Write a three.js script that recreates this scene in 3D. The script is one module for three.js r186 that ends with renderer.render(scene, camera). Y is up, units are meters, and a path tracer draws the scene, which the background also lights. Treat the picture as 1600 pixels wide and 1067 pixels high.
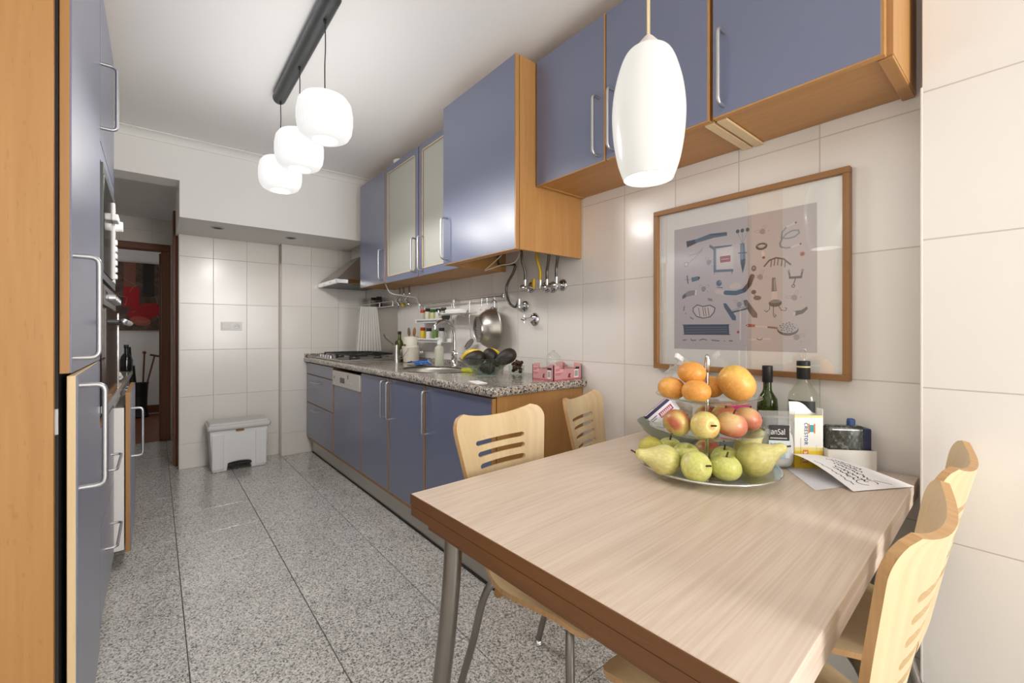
import * as THREE from 'three';
import { RoundedBoxGeometry } from 'three/addons/geometries/RoundedBoxGeometry.js';
import { mergeGeometries } from 'three/addons/utils/BufferGeometryUtils.js';
import { RectAreaLightUniformsLib } from 'three/addons/lights/RectAreaLightUniformsLib.js';

// ---------------------------------------------------------------- camera, daylight, exposure
const scene = new THREE.Scene();
const renderer = new THREE.WebGLRenderer({ antialias: true });
renderer.toneMapping = THREE.LinearToneMapping;
renderer.toneMappingExposure = 1.08;
renderer.shadowMap.enabled = true;
RectAreaLightUniformsLib.init();

const EYE = 1.17, HEAD = Math.atan(557 / 680), SH = Math.sin(HEAD), CH = Math.cos(HEAD);
const camera = new THREE.PerspectiveCamera(2 * Math.atan(533.5 / 680) * 180 / Math.PI, 1600 / 1067, 0.02, 60);
camera.position.set(0, EYE, 0);
camera.rotation.y = -HEAD;
camera.setViewOffset(1600, 1067, 0, 14, 1600, 1067);      // vertical lens shift
camera.updateProjectionMatrix();

scene.background = new THREE.Color().setRGB(0.75, 0.86, 1.0);   // overcast sky seen through the window
const daylight = new THREE.RectAreaLight(new THREE.Color().setRGB(1.0, 0.985, 0.965), 16.5, 0.95, 1.35);   // fills the kitchen window
daylight.position.set(1.05, 1.475, 2.57); daylight.lookAt(1.05, 1.475, -3); scene.add(daylight);
const hallfill = new THREE.RectAreaLight(new THREE.Color().setRGB(1.0, 0.93, 0.86), 1.6, 1.0, 1.1);    // fill light added for the dim hall, set in an invented window
hallfill.position.set(-2.39, 1.5, -7.2); hallfill.lookAt(3, 1.5, -7.2); scene.add(hallfill);
const GLOBE_CD = 0.26, DOWN_CD = 0.88, OVAL_CD = 0.14;                         // each ribbed globe, the oval pendant

// ---------------------------------------------------------------- helpers
let seed = 7;
const rnd = () => { seed = (seed * 1664525 + 1013904223) >>> 0; return seed / 4294967296; };
const rr = (a, b) => a + (b - a) * rnd();
const V = (x, y, z) => new THREE.Vector3(x, y, z);
const hash = (x, y, s) => { let h = (x * 374761393 + y * 668265263 + s * 2147483647) | 0; h = Math.imul(h ^ (h >>> 13), 1274126177); return ((h ^ (h >>> 16)) >>> 0) / 4294967296; };
function vnoise(x, y, px, py, s) {            // periodic value noise
  const x0 = Math.floor(x), y0 = Math.floor(y), fx = x - x0, fy = y - y0;
  const u = fx * fx * (3 - 2 * fx), v = fy * fy * (3 - 2 * fy);
  const m = (a, p) => ((a % p) + p) % p;
  const a = hash(m(x0, px), m(y0, py), s), b = hash(m(x0 + 1, px), m(y0, py), s), c = hash(m(x0, px), m(y0 + 1, py), s), d = hash(m(x0 + 1, px), m(y0 + 1, py), s);
  return (a * (1 - u) + b * u) * (1 - v) + (c * (1 - u) + d * u) * v;
}
function dataTex(n, m, fn, srgb = true) {
  const d = new Uint8Array(n * m * 4);
  for (let j = 0; j < m; j++) for (let i = 0; i < n; i++) {
    const c = fn(i / n, j / m, i, j), k = 4 * (j * n + i);
    d[k] = c[0]; d[k + 1] = c[1]; d[k + 2] = c[2]; d[k + 3] = 255;
  }
  const t = new THREE.DataTexture(d, n, m); t.wrapS = t.wrapT = THREE.RepeatWrapping;
  t.magFilter = THREE.LinearFilter; t.minFilter = THREE.LinearMipmapLinearFilter; t.generateMipmaps = true;
  if (srgb) t.colorSpace = THREE.SRGBColorSpace; t.needsUpdate = true; return t;
}
const rep = (t, w, h) => { t.repeat.set(1 / w, 1 / h); return t; };   // real size of one repeat, in metres
const lerp3 = (a, b, t) => [a[0] + (b[0] - a[0]) * t, a[1] + (b[1] - a[1]) * t, a[2] + (b[2] - a[2]) * t];
const clamp = (v, a, b) => Math.max(a, Math.min(b, v));
function canvasTex(w, h, draw) {
  const c = document.createElement('canvas'); c.width = w; c.height = h;
  draw(c.getContext('2d'), w, h);
  const t = new THREE.CanvasTexture(c); t.colorSpace = THREE.SRGBColorSpace; return t;
}
const mat = (color, roughness = 0.6, metalness = 0, more = {}) => new THREE.MeshStandardMaterial({ color, roughness, metalness, ...more });
const phys = (o) => new THREE.MeshPhysicalMaterial(o);

// wood: grain runs along v
function woodTex(a, b, dark, s, lines = 46) {
  return dataTex(512, 1024, (u, v) => {
    const wob = vnoise(u * 5, v * 3, 5, 3, s) * 0.10;
    const g = vnoise((u + wob) * lines, v * 3, lines, 3, s + 1) * 0.5 + vnoise(u * 130, v * 10, 130, 10, s + 2) * 0.3 + vnoise(u * 7, v * 2, 7, 2, s + 3) * 0.45;
    let c = lerp3(a, b, clamp(g * 1.1 - 0.1, 0, 1));
    const fleck = vnoise(u * 190, v * 60, 190, 60, s + 4); if (fleck > 0.86) c = lerp3(c, dark, (fleck - 0.86) * 2.2);
    return c;
  });
}
const T = {
  beech: rep(woodTex([168, 120, 66], [185, 137, 82], [136, 94, 50], 11), 0.7, 1.6),
  framewood: rep(woodTex([138, 96, 54], [152, 110, 66], [112, 78, 44], 41), 0.5, 1.2),
  plyedge: rep(woodTex([178, 136, 90], [196, 156, 108], [120, 84, 54], 45, 90), 0.5, 1.2),
  maple: rep(woodTex([214, 186, 142], [228, 204, 162], [198, 164, 118], 31), 0.8, 1.6),
  oak: rep(dataTex(1024, 512, (u, v) => {           // grain along v; soft cathedral bands
    const y = u + 0.10 * Math.sin(6.2832 * v) * Math.sin(6.2832 * u) + 0.05 * vnoise(u * 4, v * 3, 4, 3, 5);
    const band = 0.5 + 0.5 * Math.sin(6.2832 * (y * 22 + 1.3 * vnoise(u * 6, v * 2, 6, 2, 8)));
    const fine = vnoise(u * 330, v * 7, 330, 7, 9), coarse = vnoise(u * 9, v * 3, 9, 3, 10);
    const t = clamp(0.16 * band + 0.55 * fine + 0.34 * coarse - 0.05, 0, 1);
    return lerp3([230, 213, 197], [205, 184, 165], t);
  }), 0.9, 1.4),
  darkwood: rep(woodTex([104, 60, 34], [134, 82, 48], [70, 38, 20], 51), 0.6, 1.4),
  granite: rep(dataTex(1024, 1024, (u, v, i, j) => {
    const a = vnoise(u * 210, v * 210, 210, 210, 61), b = vnoise(u * 330, v * 330, 330, 330, 62), c = vnoise(u * 120, v * 120, 120, 120, 63), d = vnoise(u * 6, v * 6, 6, 6, 64);
    let g = 200 + (a - 0.5) * 78 + (b - 0.5) * 56 + (d - 0.5) * 10;
    if (c > 0.66) g += 30 * (c - 0.66) * 3; if (a * b < 0.10) g -= 44;
    g = clamp(g, 50, 236);
    return [g, g * 0.99, g * 0.965];
  }), 0.95, 0.95),
  worktop: rep(dataTex(1024, 1024, (u, v) => {
    const a = vnoise(u * 230, v * 230, 230, 230, 71), b = vnoise(u * 150, v * 150, 150, 150, 72), c = vnoise(u * 300, v * 300, 300, 300, 73);
    let g = 158 + (c - 0.5) * 80; let col = [g, g * 0.97, g * 0.92];
    if (b > 0.62) col = lerp3(col, [214, 186, 164], 0.6); if (a < 0.27) col = lerp3(col, [52, 46, 44], 0.85); if (a > 0.8) col = [222, 216, 206];
    return col;
  }), 1.3, 1.3),
  plaster: rep(dataTex(256, 256, (u, v) => { const g = 128 + 90 * (vnoise(u * 60, v * 60, 60, 60, 81) - 0.5) + 70 * (vnoise(u * 14, v * 14, 14, 14, 82) - 0.5); return [g, g, g]; }, false), 1, 1),
  brushed: rep(dataTex(256, 256, (u, v) => { const g = 120 + 110 * (vnoise(u * 4, v * 120, 4, 120, 91) - 0.5); return [g, g, g]; }, false), 0.4, 0.4),
  stripes: rep(dataTex(256, 64, (u) => { const k = (u * 9) % 1; const s = (k > 0.1 && k < 0.2) || (k > 0.3 && k < 0.36) || (k > 0.46 && k < 0.5); return s ? [120, 118, 116] : [214, 211, 205]; }), 0.36, 0.36),
};
const M = {
  blue: phys({ color: new THREE.Color().setRGB(0.14, 0.16, 0.255), roughness: 0.32, ior: 1.6, clearcoat: 0.6, clearcoatRoughness: 0.3 }),
  beech: mat(0xffffff, 0.42, 0, { map: T.beech }),
  maple: mat(0xffffff, 0.34, 0, { map: T.maple }),
  plyedge: mat(0xffffff, 0.5, 0, { map: T.plyedge }),
  oak: mat(0xffffff, 0.36, 0, { map: T.oak }),
  tableedge: mat(0xa6968a, 0.4, 0, { map: T.beech }),
  darkwood: mat(0xffffff, 0.4, 0, { map: T.darkwood }),
  braid: mat(0x77736d, 0.42, 1),
  steel: mat(0xb9b6b0, 0.32, 1),
  satin: mat(0xbdbdbf, 0.42, 1),
  chrome: mat(0xdcdcdc, 0.1, 1),
  brushed: mat(0xc0bcb5, 0.38, 1, { bumpMap: T.brushed, bumpScale: 0.0002 }),
  legsteel: mat(0x8f8a84, 0.35, 1),
  tile: phys({ color: 0xebe6e0, roughness: 0.24, clearcoat: 0.2, clearcoatRoughness: 0.12 }),
  tile2: phys({ color: 0xe8e3dc, roughness: 0.26, clearcoat: 0.2, clearcoatRoughness: 0.12 }),
  grout: mat(0xc9c2b9, 0.9),
  white: mat(0xf4f3f0, 0.9, 0, { bumpMap: T.plaster, bumpScale: 0.0004 }),
  ceiling: mat(0xfaf9f8, 0.95, 0, { bumpMap: T.plaster, bumpScale: 0.0004 }),
  granite: phys({ color: 0xffffff, map: T.granite, roughness: 0.2, clearcoat: 0.3, clearcoatRoughness: 0.16 }),
  worktop: phys({ color: 0xffffff, map: T.worktop, roughness: 0.14 }),
  joint: mat(0x5c5b58, 0.9),
  black: mat(0x161616, 0.45), blackgloss: mat(0x0c0c0d, 0.12),
  darkmetal: mat(0x5c6060, 0.42, 0.7),
  plasticwhite: mat(0xf0efec, 0.4), plasticgrey: mat(0xf0efed, 0.5), plasticgrey2: mat(0xd9d8d5, 0.5),
  rubber: mat(0x2a2a2a, 0.7),
  pane: phys({ color: 0xffffff, roughness: 0.0, transmission: 1, thickness: 0, ior: 1.5 }),
  pictureglass: phys({ color: 0xffffff, roughness: 0.0, transmission: 1, thickness: 0, ior: 1.95 }),
  dish: phys({ color: new THREE.Color().setRGB(0.91, 0.95, 0.92), roughness: 0.02, transmission: 1, thickness: 0, ior: 1.5 }),
  frosted: phys({ color: 0xc9cabf, roughness: 0.5, transmission: 0.25, thickness: 0, ior: 1.45 }),
  film: phys({ color: 0xf4f4f2, roughness: 0.12, transmission: 0.85, thickness: 0, ior: 1.45 }),
  paper: mat(0xf4f3f2, 0.85), card: mat(0xece9e4, 0.8),
};

const names = {};
const numbered = (n) => { const k = names[n] = (names[n] ?? -1) + 1; return k ? `${n}_${String(k).padStart(3, '0')}` : n; };
function thing(name, label, category, at = [0, 0, 0], group, turn = 0) {
  const o = new THREE.Group(); o.name = numbered(name); o.position.set(...at); o.rotation.y = turn; scene.add(o);
  o.userData = { label, category }; if (group) o.userData.group = group; return o;
}
function struct(name, label, category) { const o = thing(name, label, category); o.userData.kind = 'structure'; return o; }
const rootOf = (o) => { while (o.parent && o.parent !== scene) o = o.parent; return o; };
// parts: local() keeps the thing's own axes; part() takes world coordinates and shifts them to the thing's base
function local(parent, name, geo, m, label) {
  const o = new THREE.Mesh(geo, m); o.name = name; o.castShadow = o.receiveShadow = true; parent.add(o); if (label) o.userData.label = label; return o;
}
function part(parent, name, geo, m, label) { const r = rootOf(parent).position; geo.translate(-r.x, -r.y, -r.z); return local(parent, name, geo, m, label); }
function single(name, geo, m, label, category, group) {       // a thing that is one mesh, its origin at the foot of its box
  geo.computeBoundingBox(); const b = geo.boundingBox, c = [(b.min.x + b.max.x) / 2, b.min.y, (b.min.z + b.max.z) / 2];
  geo.translate(-c[0], -c[1], -c[2]);
  const o = new THREE.Mesh(geo, m); o.name = numbered(name); o.position.set(...c); o.castShadow = o.receiveShadow = true; scene.add(o);
  o.userData = { label, category }; if (group) o.userData.group = group; return o;
}
// geometry
function grain(geo, axis = 1, off = 0, end = 0.3) {                    // uv in metres, v along the given axis
  const p = geo.attributes.position, n = geo.attributes.normal, uv = new Float32Array(p.count * 2), others = [0, 1, 2].filter((k) => k !== axis);
  for (let i = 0; i < p.count; i++) {
    const c = [p.getX(i), p.getY(i), p.getZ(i)], a = [Math.abs(n.getX(i)), Math.abs(n.getY(i)), Math.abs(n.getZ(i))];
    let u; if (a[axis] > a[others[0]] && a[axis] > a[others[1]]) { uv[2 * i] = c[others[0]] + off; uv[2 * i + 1] = c[others[1]] * end; continue; }
    u = a[others[0]] > a[others[1]] ? c[others[1]] : c[others[0]];
    uv[2 * i] = u + off; uv[2 * i + 1] = c[axis] + off * 1.7;
  }
  geo.setAttribute('uv', new THREE.BufferAttribute(uv, 2)); return geo;
}
const bx = (x0, x1, y0, y1, z0, z1, r = 0, ax = 1, off = 0) => {
  const w = Math.abs(x1 - x0), h = Math.abs(y1 - y0), d = Math.abs(z1 - z0);
  const g = r > 0 ? new RoundedBoxGeometry(w, h, d, 2, Math.min(r, w / 2.01, h / 2.01, d / 2.01)) : new THREE.BoxGeometry(w, h, d);
  g.translate((x0 + x1) / 2, (y0 + y1) / 2, (z0 + z1) / 2); return grain(g, ax, off);
};
const cyl = (x, y0, y1, z, r0, r1 = r0, seg = 24) => { const g = new THREE.CylinderGeometry(r1, r0, y1 - y0, seg); g.translate(x, (y0 + y1) / 2, z); return g; };
function rod(a, b, r, seg = 10, r2 = r) {
  const d = V().subVectors(b, a), g = new THREE.CylinderGeometry(r2, r, d.length(), seg); g.translate(0, d.length() / 2, 0);
  g.applyQuaternion(new THREE.Quaternion().setFromUnitVectors(V(0, 1, 0), d.clone().normalize())); g.translate(a.x, a.y, a.z); return g;
}
function fillet(pts, rad, n = 5) {
  const out = [pts[0]];
  for (let i = 1; i < pts.length - 1; i++) {
    const p = pts[i], a = V().subVectors(pts[i - 1], p), b = V().subVectors(pts[i + 1], p), r = Math.min(rad, a.length() * 0.49, b.length() * 0.49);
    const A = p.clone().addScaledVector(a.normalize(), r), B = p.clone().addScaledVector(b.normalize(), r);
    for (let k = 0; k <= n; k++) { const t = k / n; out.push(V().addScaledVector(A, (1 - t) * (1 - t)).addScaledVector(p, 2 * t * (1 - t)).addScaledVector(B, t * t)); }
  }
  out.push(pts[pts.length - 1]); return out;
}
class Poly extends THREE.Curve { constructor(p) { super(); this.p = p; this.l = [0]; for (let i = 1; i < p.length; i++) this.l.push(this.l[i - 1] + p[i].distanceTo(p[i - 1])); }
  getPoint(t, o = V()) { const s = t * this.l[this.l.length - 1]; let i = 1; while (i < this.p.length - 1 && this.l[i] < s) i++; const d = this.l[i] - this.l[i - 1] || 1e-9; return o.lerpVectors(this.p[i - 1], this.p[i], clamp((s - this.l[i - 1]) / d, 0, 1)); } }
const pipe = (pts, r, rad = 0.015, seg = 40, rs = 8) => new THREE.TubeGeometry(new Poly(rad ? fillet(pts, rad) : pts), seg, r, rs);
const hose = (pts, r, seg = 40, rs = 8) => new THREE.TubeGeometry(new THREE.CatmullRomCurve3(pts), seg, r, rs);
const lathe = (prof, seg = 40) => new THREE.LatheGeometry(prof.map((p) => new THREE.Vector2(p[0], p[1])), seg);
const mv = (g, x, y, z) => { g.translate(x, y, z); return g; };
const merge = (gs) => mergeGeometries(gs.map((g) => { const h = g.index ? g.toNonIndexed() : g; for (const k of Object.keys(h.attributes)) if (!['position', 'normal', 'uv'].includes(k)) h.deleteAttribute(k); return h; }));
function prism(pts, axis, a0, a1) {             // polygon (two coordinates) swept along an axis; points in the order of the remaining axes
  const s = new THREE.Shape(pts.map((p) => new THREE.Vector2(p[0], p[1])));
  const g = new THREE.ExtrudeGeometry(s, { depth: a1 - a0, bevelEnabled: false }); g.translate(0, 0, a0);
  const m = new THREE.Matrix4();
  if (axis === 0) m.set(0, 0, 1, 0, 1, 0, 0, 0, 0, 1, 0, 0, 0, 0, 0, 1);      // (y, z) -> x
  else if (axis === 1) { m.set(1, 0, 0, 0, 0, 0, 1, 0, 0, 1, 0, 0, 0, 0, 0, 1); }   // (x, z) -> y
  if (axis !== 2) g.applyMatrix4(m);
  if (axis === 1) { const q = g.index ? g.toNonIndexed() : g; flip(q); return grain(q, 1); }
  return grain(g, axis === 0 ? 0 : 1);
}
function flip(g) { const p = g.attributes.position.array; for (let i = 0; i < p.length; i += 9) for (let k = 0; k < 3; k++) { const t = p[i + 3 + k]; p[i + 3 + k] = p[i + 6 + k]; p[i + 6 + k] = t; } g.computeVertexNormals(); return g; }
// a tile: w by h in its face, front bevelled, face towards +z
const tileCache = {};
function tileGeo(w, h, face, t = 0.006, b = 0.0015) {
  const key = [w.toFixed(3), h.toFixed(3), face].join();
  if (tileCache[key]) return tileCache[key];
  const x = w / 2, y = h / 2, q = [[-x, -y, 0], [x, -y, 0], [x, y, 0], [-x, y, 0], [-x, -y, t - b], [x, -y, t - b], [x, y, t - b], [-x, y, t - b], [-x + b, -y + b, t], [x - b, -y + b, t], [x - b, y - b, t], [-x + b, y - b, t]];
  const F = [[8, 9, 10, 11]]; for (let k = 0; k < 4; k++) { const n = (k + 1) % 4; F.push([k, n, n + 4, k + 4], [k + 4, n + 4, n + 8, k + 8]); }
  const pos = []; for (const f of F) for (const k of [0, 1, 2, 0, 2, 3]) pos.push(...q[f[k]]);
  const g = new THREE.BufferGeometry(); g.setAttribute('position', new THREE.BufferAttribute(new Float32Array(pos), 3));
  if (face === '-x') g.rotateY(-Math.PI / 2); if (face === '+x') g.rotateY(Math.PI / 2); if (face === '+y') g.rotateX(-Math.PI / 2);
  g.computeVertexNormals(); grain(g, face === '+y' ? 2 : 1); return tileCache[key] = g;
}
function tiles(parent, us, vs, face, plane, mats, gap = 0.0017, name = 'tile') {   // us, vs: joint positions along the face
  for (let i = 0; i + 1 < us.length; i++) for (let j = 0; j + 1 < vs.length; j++) {
    const w = Math.abs(us[i + 1] - us[i]) - gap, h = vs[j + 1] - vs[j] - gap; if (w < 0.01 || h < 0.01) continue;
    const u = (us[i] + us[i + 1]) / 2, v = (vs[j] + vs[j + 1]) / 2;
    const o = local(parent, name, tileGeo(w, h, face), mats[(hash(i, j, 3) * mats.length) | 0]);
    if (face === '+z') o.position.set(u, v, plane); else if (face === '+y') o.position.set(u, plane, v); else o.position.set(plane, v, u);
  }
}
const range = (a, b, s) => { const o = []; for (let x = a; s > 0 ? x <= b + 1e-6 : x >= b - 1e-6; x += s) o.push(x); return o; };
// ---------------------------------------------------------------- the setting
const W = 1.73, CEIL = 2.575, ZB = -4.66, ZP = -4.56, XP = 1.62, ZPIL = -0.211, ZF = 2.6, XLW = -0.82, ZD = -6.03;
const rows = [0, 0.2145, 0.617, 1.0195, 1.422, 1.8245, 2.227, 2.45];

const floor = struct('floor', 'speckled grey polished granite tile floor of the kitchen', 'floor');
part(floor, 'slab', bx(XLW - 0.1, W + 0.12, -0.12, -0.006, ZD, ZF), M.joint);
{
  const xs = [XLW, -0.743, -0.326, 0.09, 0.507, 0.924, 1.341, W], zs = [ZF]; for (let k = 9; k > -11; k--) zs.push(-1.405 + k * 0.4235); zs.push(ZD);
  const cache = {};
  for (let i = 0; i + 1 < xs.length; i++) for (let j = 0; j + 1 < zs.length; j++) {
    const w = xs[i + 1] - xs[i] - 0.003, d = zs[j] - zs[j + 1] - 0.003; if (w < 0.02 || d < 0.02) continue;
    const k = (hash(i, j, 5) * 6) | 0, key = [w.toFixed(3), d.toFixed(3), k].join();
    if (!cache[key]) { const g = tileGeo(w, d, '+y').clone(), uv = g.attributes.uv; for (let n = 0; n < uv.count; n++) uv.setXY(n, uv.getX(n) + k * 0.137, uv.getY(n) + k * 0.291); cache[key] = g; }
    const o = local(floor, 'floor_tile', cache[key], M.granite); o.position.set((xs[i] + xs[i + 1]) / 2, -0.006, (zs[j] + zs[j + 1]) / 2);
  }
}
const hallfloor = struct('floor_hall', 'dark wooden floor of the hall beyond the doorway', 'floor');
part(hallfloor, 'boards', bx(-2.4, 1.2, -0.12, -0.002, -8.2, ZD, 0, 0), M.darkwood);

const ceiling = struct('ceiling', 'flat white painted kitchen ceiling', 'ceiling');
part(ceiling, 'ceiling_slab', bx(XLW - 0.1, W + 0.12, CEIL, CEIL + 0.12, ZB, ZF + 0.12), M.ceiling);
const soffit = struct('ceiling_soffit', 'white dropped ceiling box above the tiled end wall', 'soffit');
part(soffit, 'soffit_box', bx(0.135, W, 2.01, CEIL, ZB - 0.1, -3.975), M.white);
for (const [x, z] of [[0.386, -4.2], [0.93, -4.235]]) {
  const s = thing('recessed_spotlight', x < 0.6 ? 'recessed ceiling spotlight nearer the doorway, switched off' : 'recessed ceiling spotlight nearer the extractor hood, switched off', 'spotlight', [x, 2.01, z], 'recessed spotlights in the soffit');
  part(s, 'trim_ring', mv(lathe([[0.031, -0.001], [0.033, -0.004], [0.044, -0.004], [0.046, 0.0], [0.031, 0.0]], 32), x, 2.01, z), M.satin);
  part(s, 'bulb_face', mv(lathe([[0.0, -0.0015], [0.031, -0.0015]], 24), x, 2.0095, z), M.rubber);
}
const header = struct('ceiling_header', 'white beam over the opening towards the hall', 'beam');
part(header, 'beam', bx(XLW, 0.135, 2.275, CEIL, -4.19, -3.975), M.white);
const passceil = struct('ceiling_passage', 'low white ceiling of the short passage', 'ceiling');
part(passceil, 'ceiling_slab', bx(XLW, 0.16, 2.385, 2.48, ZD, -4.19), M.white);

const wr = struct('wall_right', 'off-white tiled wall behind the counter and table', 'wall');
part(wr, 'wall_core', bx(W + 0.0005, W + 0.12, 0, CEIL, ZB - 0.1, ZPIL + 0.01), M.grout);
tiles(wr, [ZPIL, ...range(-0.477, -4.6, -0.263), ZP], rows, '-x', W + 0.006, [M.tile, M.tile, M.tile2]);
part(wr, 'plaster_band', bx(W - 0.002, W + 0.004, 2.45, CEIL, ZP, ZPIL), M.white);
const pil = struct('wall_pillar', 'off-white tiled pillar beside the near chairs', 'wall');
part(pil, 'pillar_core', bx(XP + 0.0005, W + 0.12, 0, CEIL, ZPIL + 0.001, ZF), M.grout);
tiles(pil, [ZPIL, ...range(0.052, 2.5, 0.263), ZF].sort((a, b) => b - a), [...rows.slice(0, 7), CEIL], '-x', XP + 0.006, [M.tile]);
{ const o = local(pil, 'corner_strip', bx(XP - 0.0005, XP + 0.005, 0, 1.84, ZPIL - 0.003, ZPIL + 0.003, 0.002), M.tile2); }

const wb = struct('wall_back', 'off-white tiled end wall behind the bin', 'wall');
part(wb, 'wall_core', bx(0.152, 0.93, 0, CEIL, ZB - 0.17, ZB - 0.0055), M.grout);
tiles(wb, [0.155, 0.397, 0.653, 0.918], [...rows.slice(0, 6), 2.01], '+z', ZB - 0.006, [M.tile, M.tile2]);
part(wb, 'pier_core', bx(0.922, W, 0, 2.2, ZB - 0.1, ZP - 0.0055), M.grout);
tiles(wb, [0.922, 1.185, 1.445, W - 0.002], [...rows.slice(0, 6), 2.01], '+z', ZP - 0.006, [M.tile, M.tile2]);
{ const g = tileGeo(0.095, 0.398, '-x'); for (let j = 0; j < 5; j++) { const o = local(wb, 'tile', tileGeo(0.093, rows[j + 1] - rows[j] - 0.002, '-x'), M.tile2); o.position.set(0.926, (rows[j] + rows[j + 1]) / 2, ZP - 0.055); } }
part(wb, 'passage_side', bx(0.158, 0.3, 0, 2.5, ZD, ZB - 0.17), M.white);

const t1 = struct('trim_1', 'brown wooden door jamb at the edge of the end wall', 'trim');
part(t1, 'jamb', bx(0.118, 0.162, 0, 2.24, -4.99, -4.832, 0.006), M.darkwood);
part(t1, 'jamb_bead', bx(0.138, 0.166, 0, 2.24, -4.83, -4.81, 0.004), M.darkwood);

const wd = struct('wall_passage', 'pale wall around the hall doorway', 'wall');
part(wd, 'wall_over_door', bx(-1.2, 0.17, 2.117, 2.6, ZD - 0.12, ZD), M.grout);
tiles(wd, [-0.55, -0.29, -0.03, 0.155], [2.12, 2.25, 2.385], '+z', ZD - 0.004, [M.tile2]);
part(wd, 'wall_beside_door', bx(0.124, 0.3, 0, 2.4, ZD - 0.12, ZD), M.white);
const d1 = struct('door_1', 'dark wooden door frame leading to the hall', 'door frame');
part(d1, 'jamb', bx(0.046, 0.126, 0, 2.05, ZD - 0.13, ZD + 0.02, 0.008), M.darkwood);
part(d1, 'stop', bx(0.03, 0.05, 0, 2.03, ZD - 0.13, ZD - 0.06, 0.004), M.darkwood);
part(d1, 'head', bx(-1.0, 0.126, 2.05, 2.117, ZD - 0.13, ZD + 0.02, 0.008, 0), M.darkwood);
const wh = struct('wall_hall', 'plain walls of the dim hall', 'wall');
part(wh, 'end_wall', bx(-2.4, 1.2, 0, 2.6, -8.32, -8.2), M.white);
part(wh, 'side_wall', bx(1.1, 1.2, 0, 2.6, -8.2, ZD - 0.12), M.white);
part(wh, 'far_side_wall', bx(-2.5, -2.4, 0, 0.9, -8.2, ZD - 0.12), M.white); part(wh, 'far_side_wall', bx(-2.5, -2.4, 2.1, 2.6, -8.2, ZD - 0.12), M.white);
part(wh, 'far_side_wall', bx(-2.5, -2.4, 0.9, 2.1, -8.2, -7.75), M.white); part(wh, 'far_side_wall', bx(-2.5, -2.4, 0.9, 2.1, -6.65, ZD - 0.12), M.white);
const w2 = struct('window_2', 'added unseen window in the side wall of the hall, for fill light', 'window');  // added out of view, gives the hall fill light an opening
part(w2, 'frame', merge([bx(-2.48, -2.42, 0.9, 0.95, -7.75, -6.65), bx(-2.48, -2.42, 2.05, 2.1, -7.75, -6.65), bx(-2.48, -2.42, 0.95, 2.05, -7.75, -7.7), bx(-2.48, -2.42, 0.95, 2.05, -6.7, -6.65)]), M.plasticwhite);
part(w2, 'pane', bx(-2.452, -2.45, 0.95, 2.05, -7.7, -6.7), M.pane);
part(wh, 'front_wall', bx(-2.4, -0.95, 0, 2.6, ZD - 0.12, ZD), M.white);
part(wh, 'front_wall', bx(0.3, 1.2, 0, 2.6, ZD - 0.12, ZD), M.white);
const bbh = struct('baseboard_hall', 'dark wooden baseboard along the hall wall', 'baseboard');
part(bbh, 'board', bx(-2.4, 1.1, 0, 0.12, -8.2, -8.185, 0.003, 0), M.darkwood);
const hc = struct('ceiling_hall', 'ceiling of the hall', 'ceiling');
part(hc, 'ceiling_slab', bx(-2.5, 1.2, 2.6, 2.7, -8.3, ZD), M.white);

const wl = struct('wall_left', 'plain white wall behind the tall units', 'wall');
part(wl, 'wall_core', bx(XLW - 0.12, XLW, 0, CEIL, ZD, ZF), M.white);
// wall with the window, behind the camera
const wf = struct('wall_front', 'white wall with a wide window opposite the hall', 'wall');
const WX0 = 0.52, WX1 = 1.58, WY0 = 0.75, WY1 = 2.2;
part(wf, 'wall_below', bx(XLW - 0.12, W + 0.12, 0, WY0, ZF, ZF + 0.15), M.white);
part(wf, 'wall_above', bx(XLW - 0.12, W + 0.12, WY1, CEIL + 0.1, ZF, ZF + 0.15), M.white);
part(wf, 'wall_beside', bx(XLW - 0.12, WX0, WY0, WY1, ZF, ZF + 0.15), M.white);
part(wf, 'wall_beside', bx(WX1, W + 0.12, WY0, WY1, ZF, ZF + 0.15), M.white);
const w1 = struct('window_1', 'wide white framed kitchen window', 'window');
part(w1, 'frame', merge([bx(WX0, WX1, WY0, WY0 + 0.05, ZF + 0.05, ZF + 0.11), bx(WX0, WX1, WY1 - 0.05, WY1, ZF + 0.05, ZF + 0.11), bx(WX0, WX0 + 0.05, WY0, WY1, ZF + 0.05, ZF + 0.11), bx(WX1 - 0.05, WX1, WY0, WY1, ZF + 0.05, ZF + 0.11), bx(1.03, 1.07, WY0, WY1, ZF + 0.05, ZF + 0.11)]), M.plasticwhite);
part(w1, 'pane', bx(WX0 + 0.05, 1.03, WY0 + 0.05, WY1 - 0.05, ZF + 0.078, ZF + 0.08), M.pane);
part(w1, 'pane', bx(1.07, WX1 - 0.05, WY0 + 0.05, WY1 - 0.05, ZF + 0.078, ZF + 0.08), M.pane);

// cove cornice round the ceiling
const t2 = struct('trim_2', 'thin white plaster cornice under the ceiling', 'cornice');
{
  const cove = (s) => { const p = [[0, 0], [0, -0.05], [0.008, -0.05]]; for (let k = 0; k <= 6; k++) { const a = k / 6 * Math.PI / 2; p.push([0.06 - 0.052 * Math.cos(a), -0.006 - 0.044 * (1 - Math.sin(a))]); } p.push([0.06, 0]); return p; };
  part(t2, 'cornice_run', prism(cove().map(([a, b]) => [CEIL + b, -3.975 + a]), 0, XLW, W), M.white);
  part(t2, 'cornice_run', prism(cove().map(([a, b]) => [W - 0.001 - a, CEIL + b]), 2, -3.975, ZPIL), M.white);
}
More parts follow.
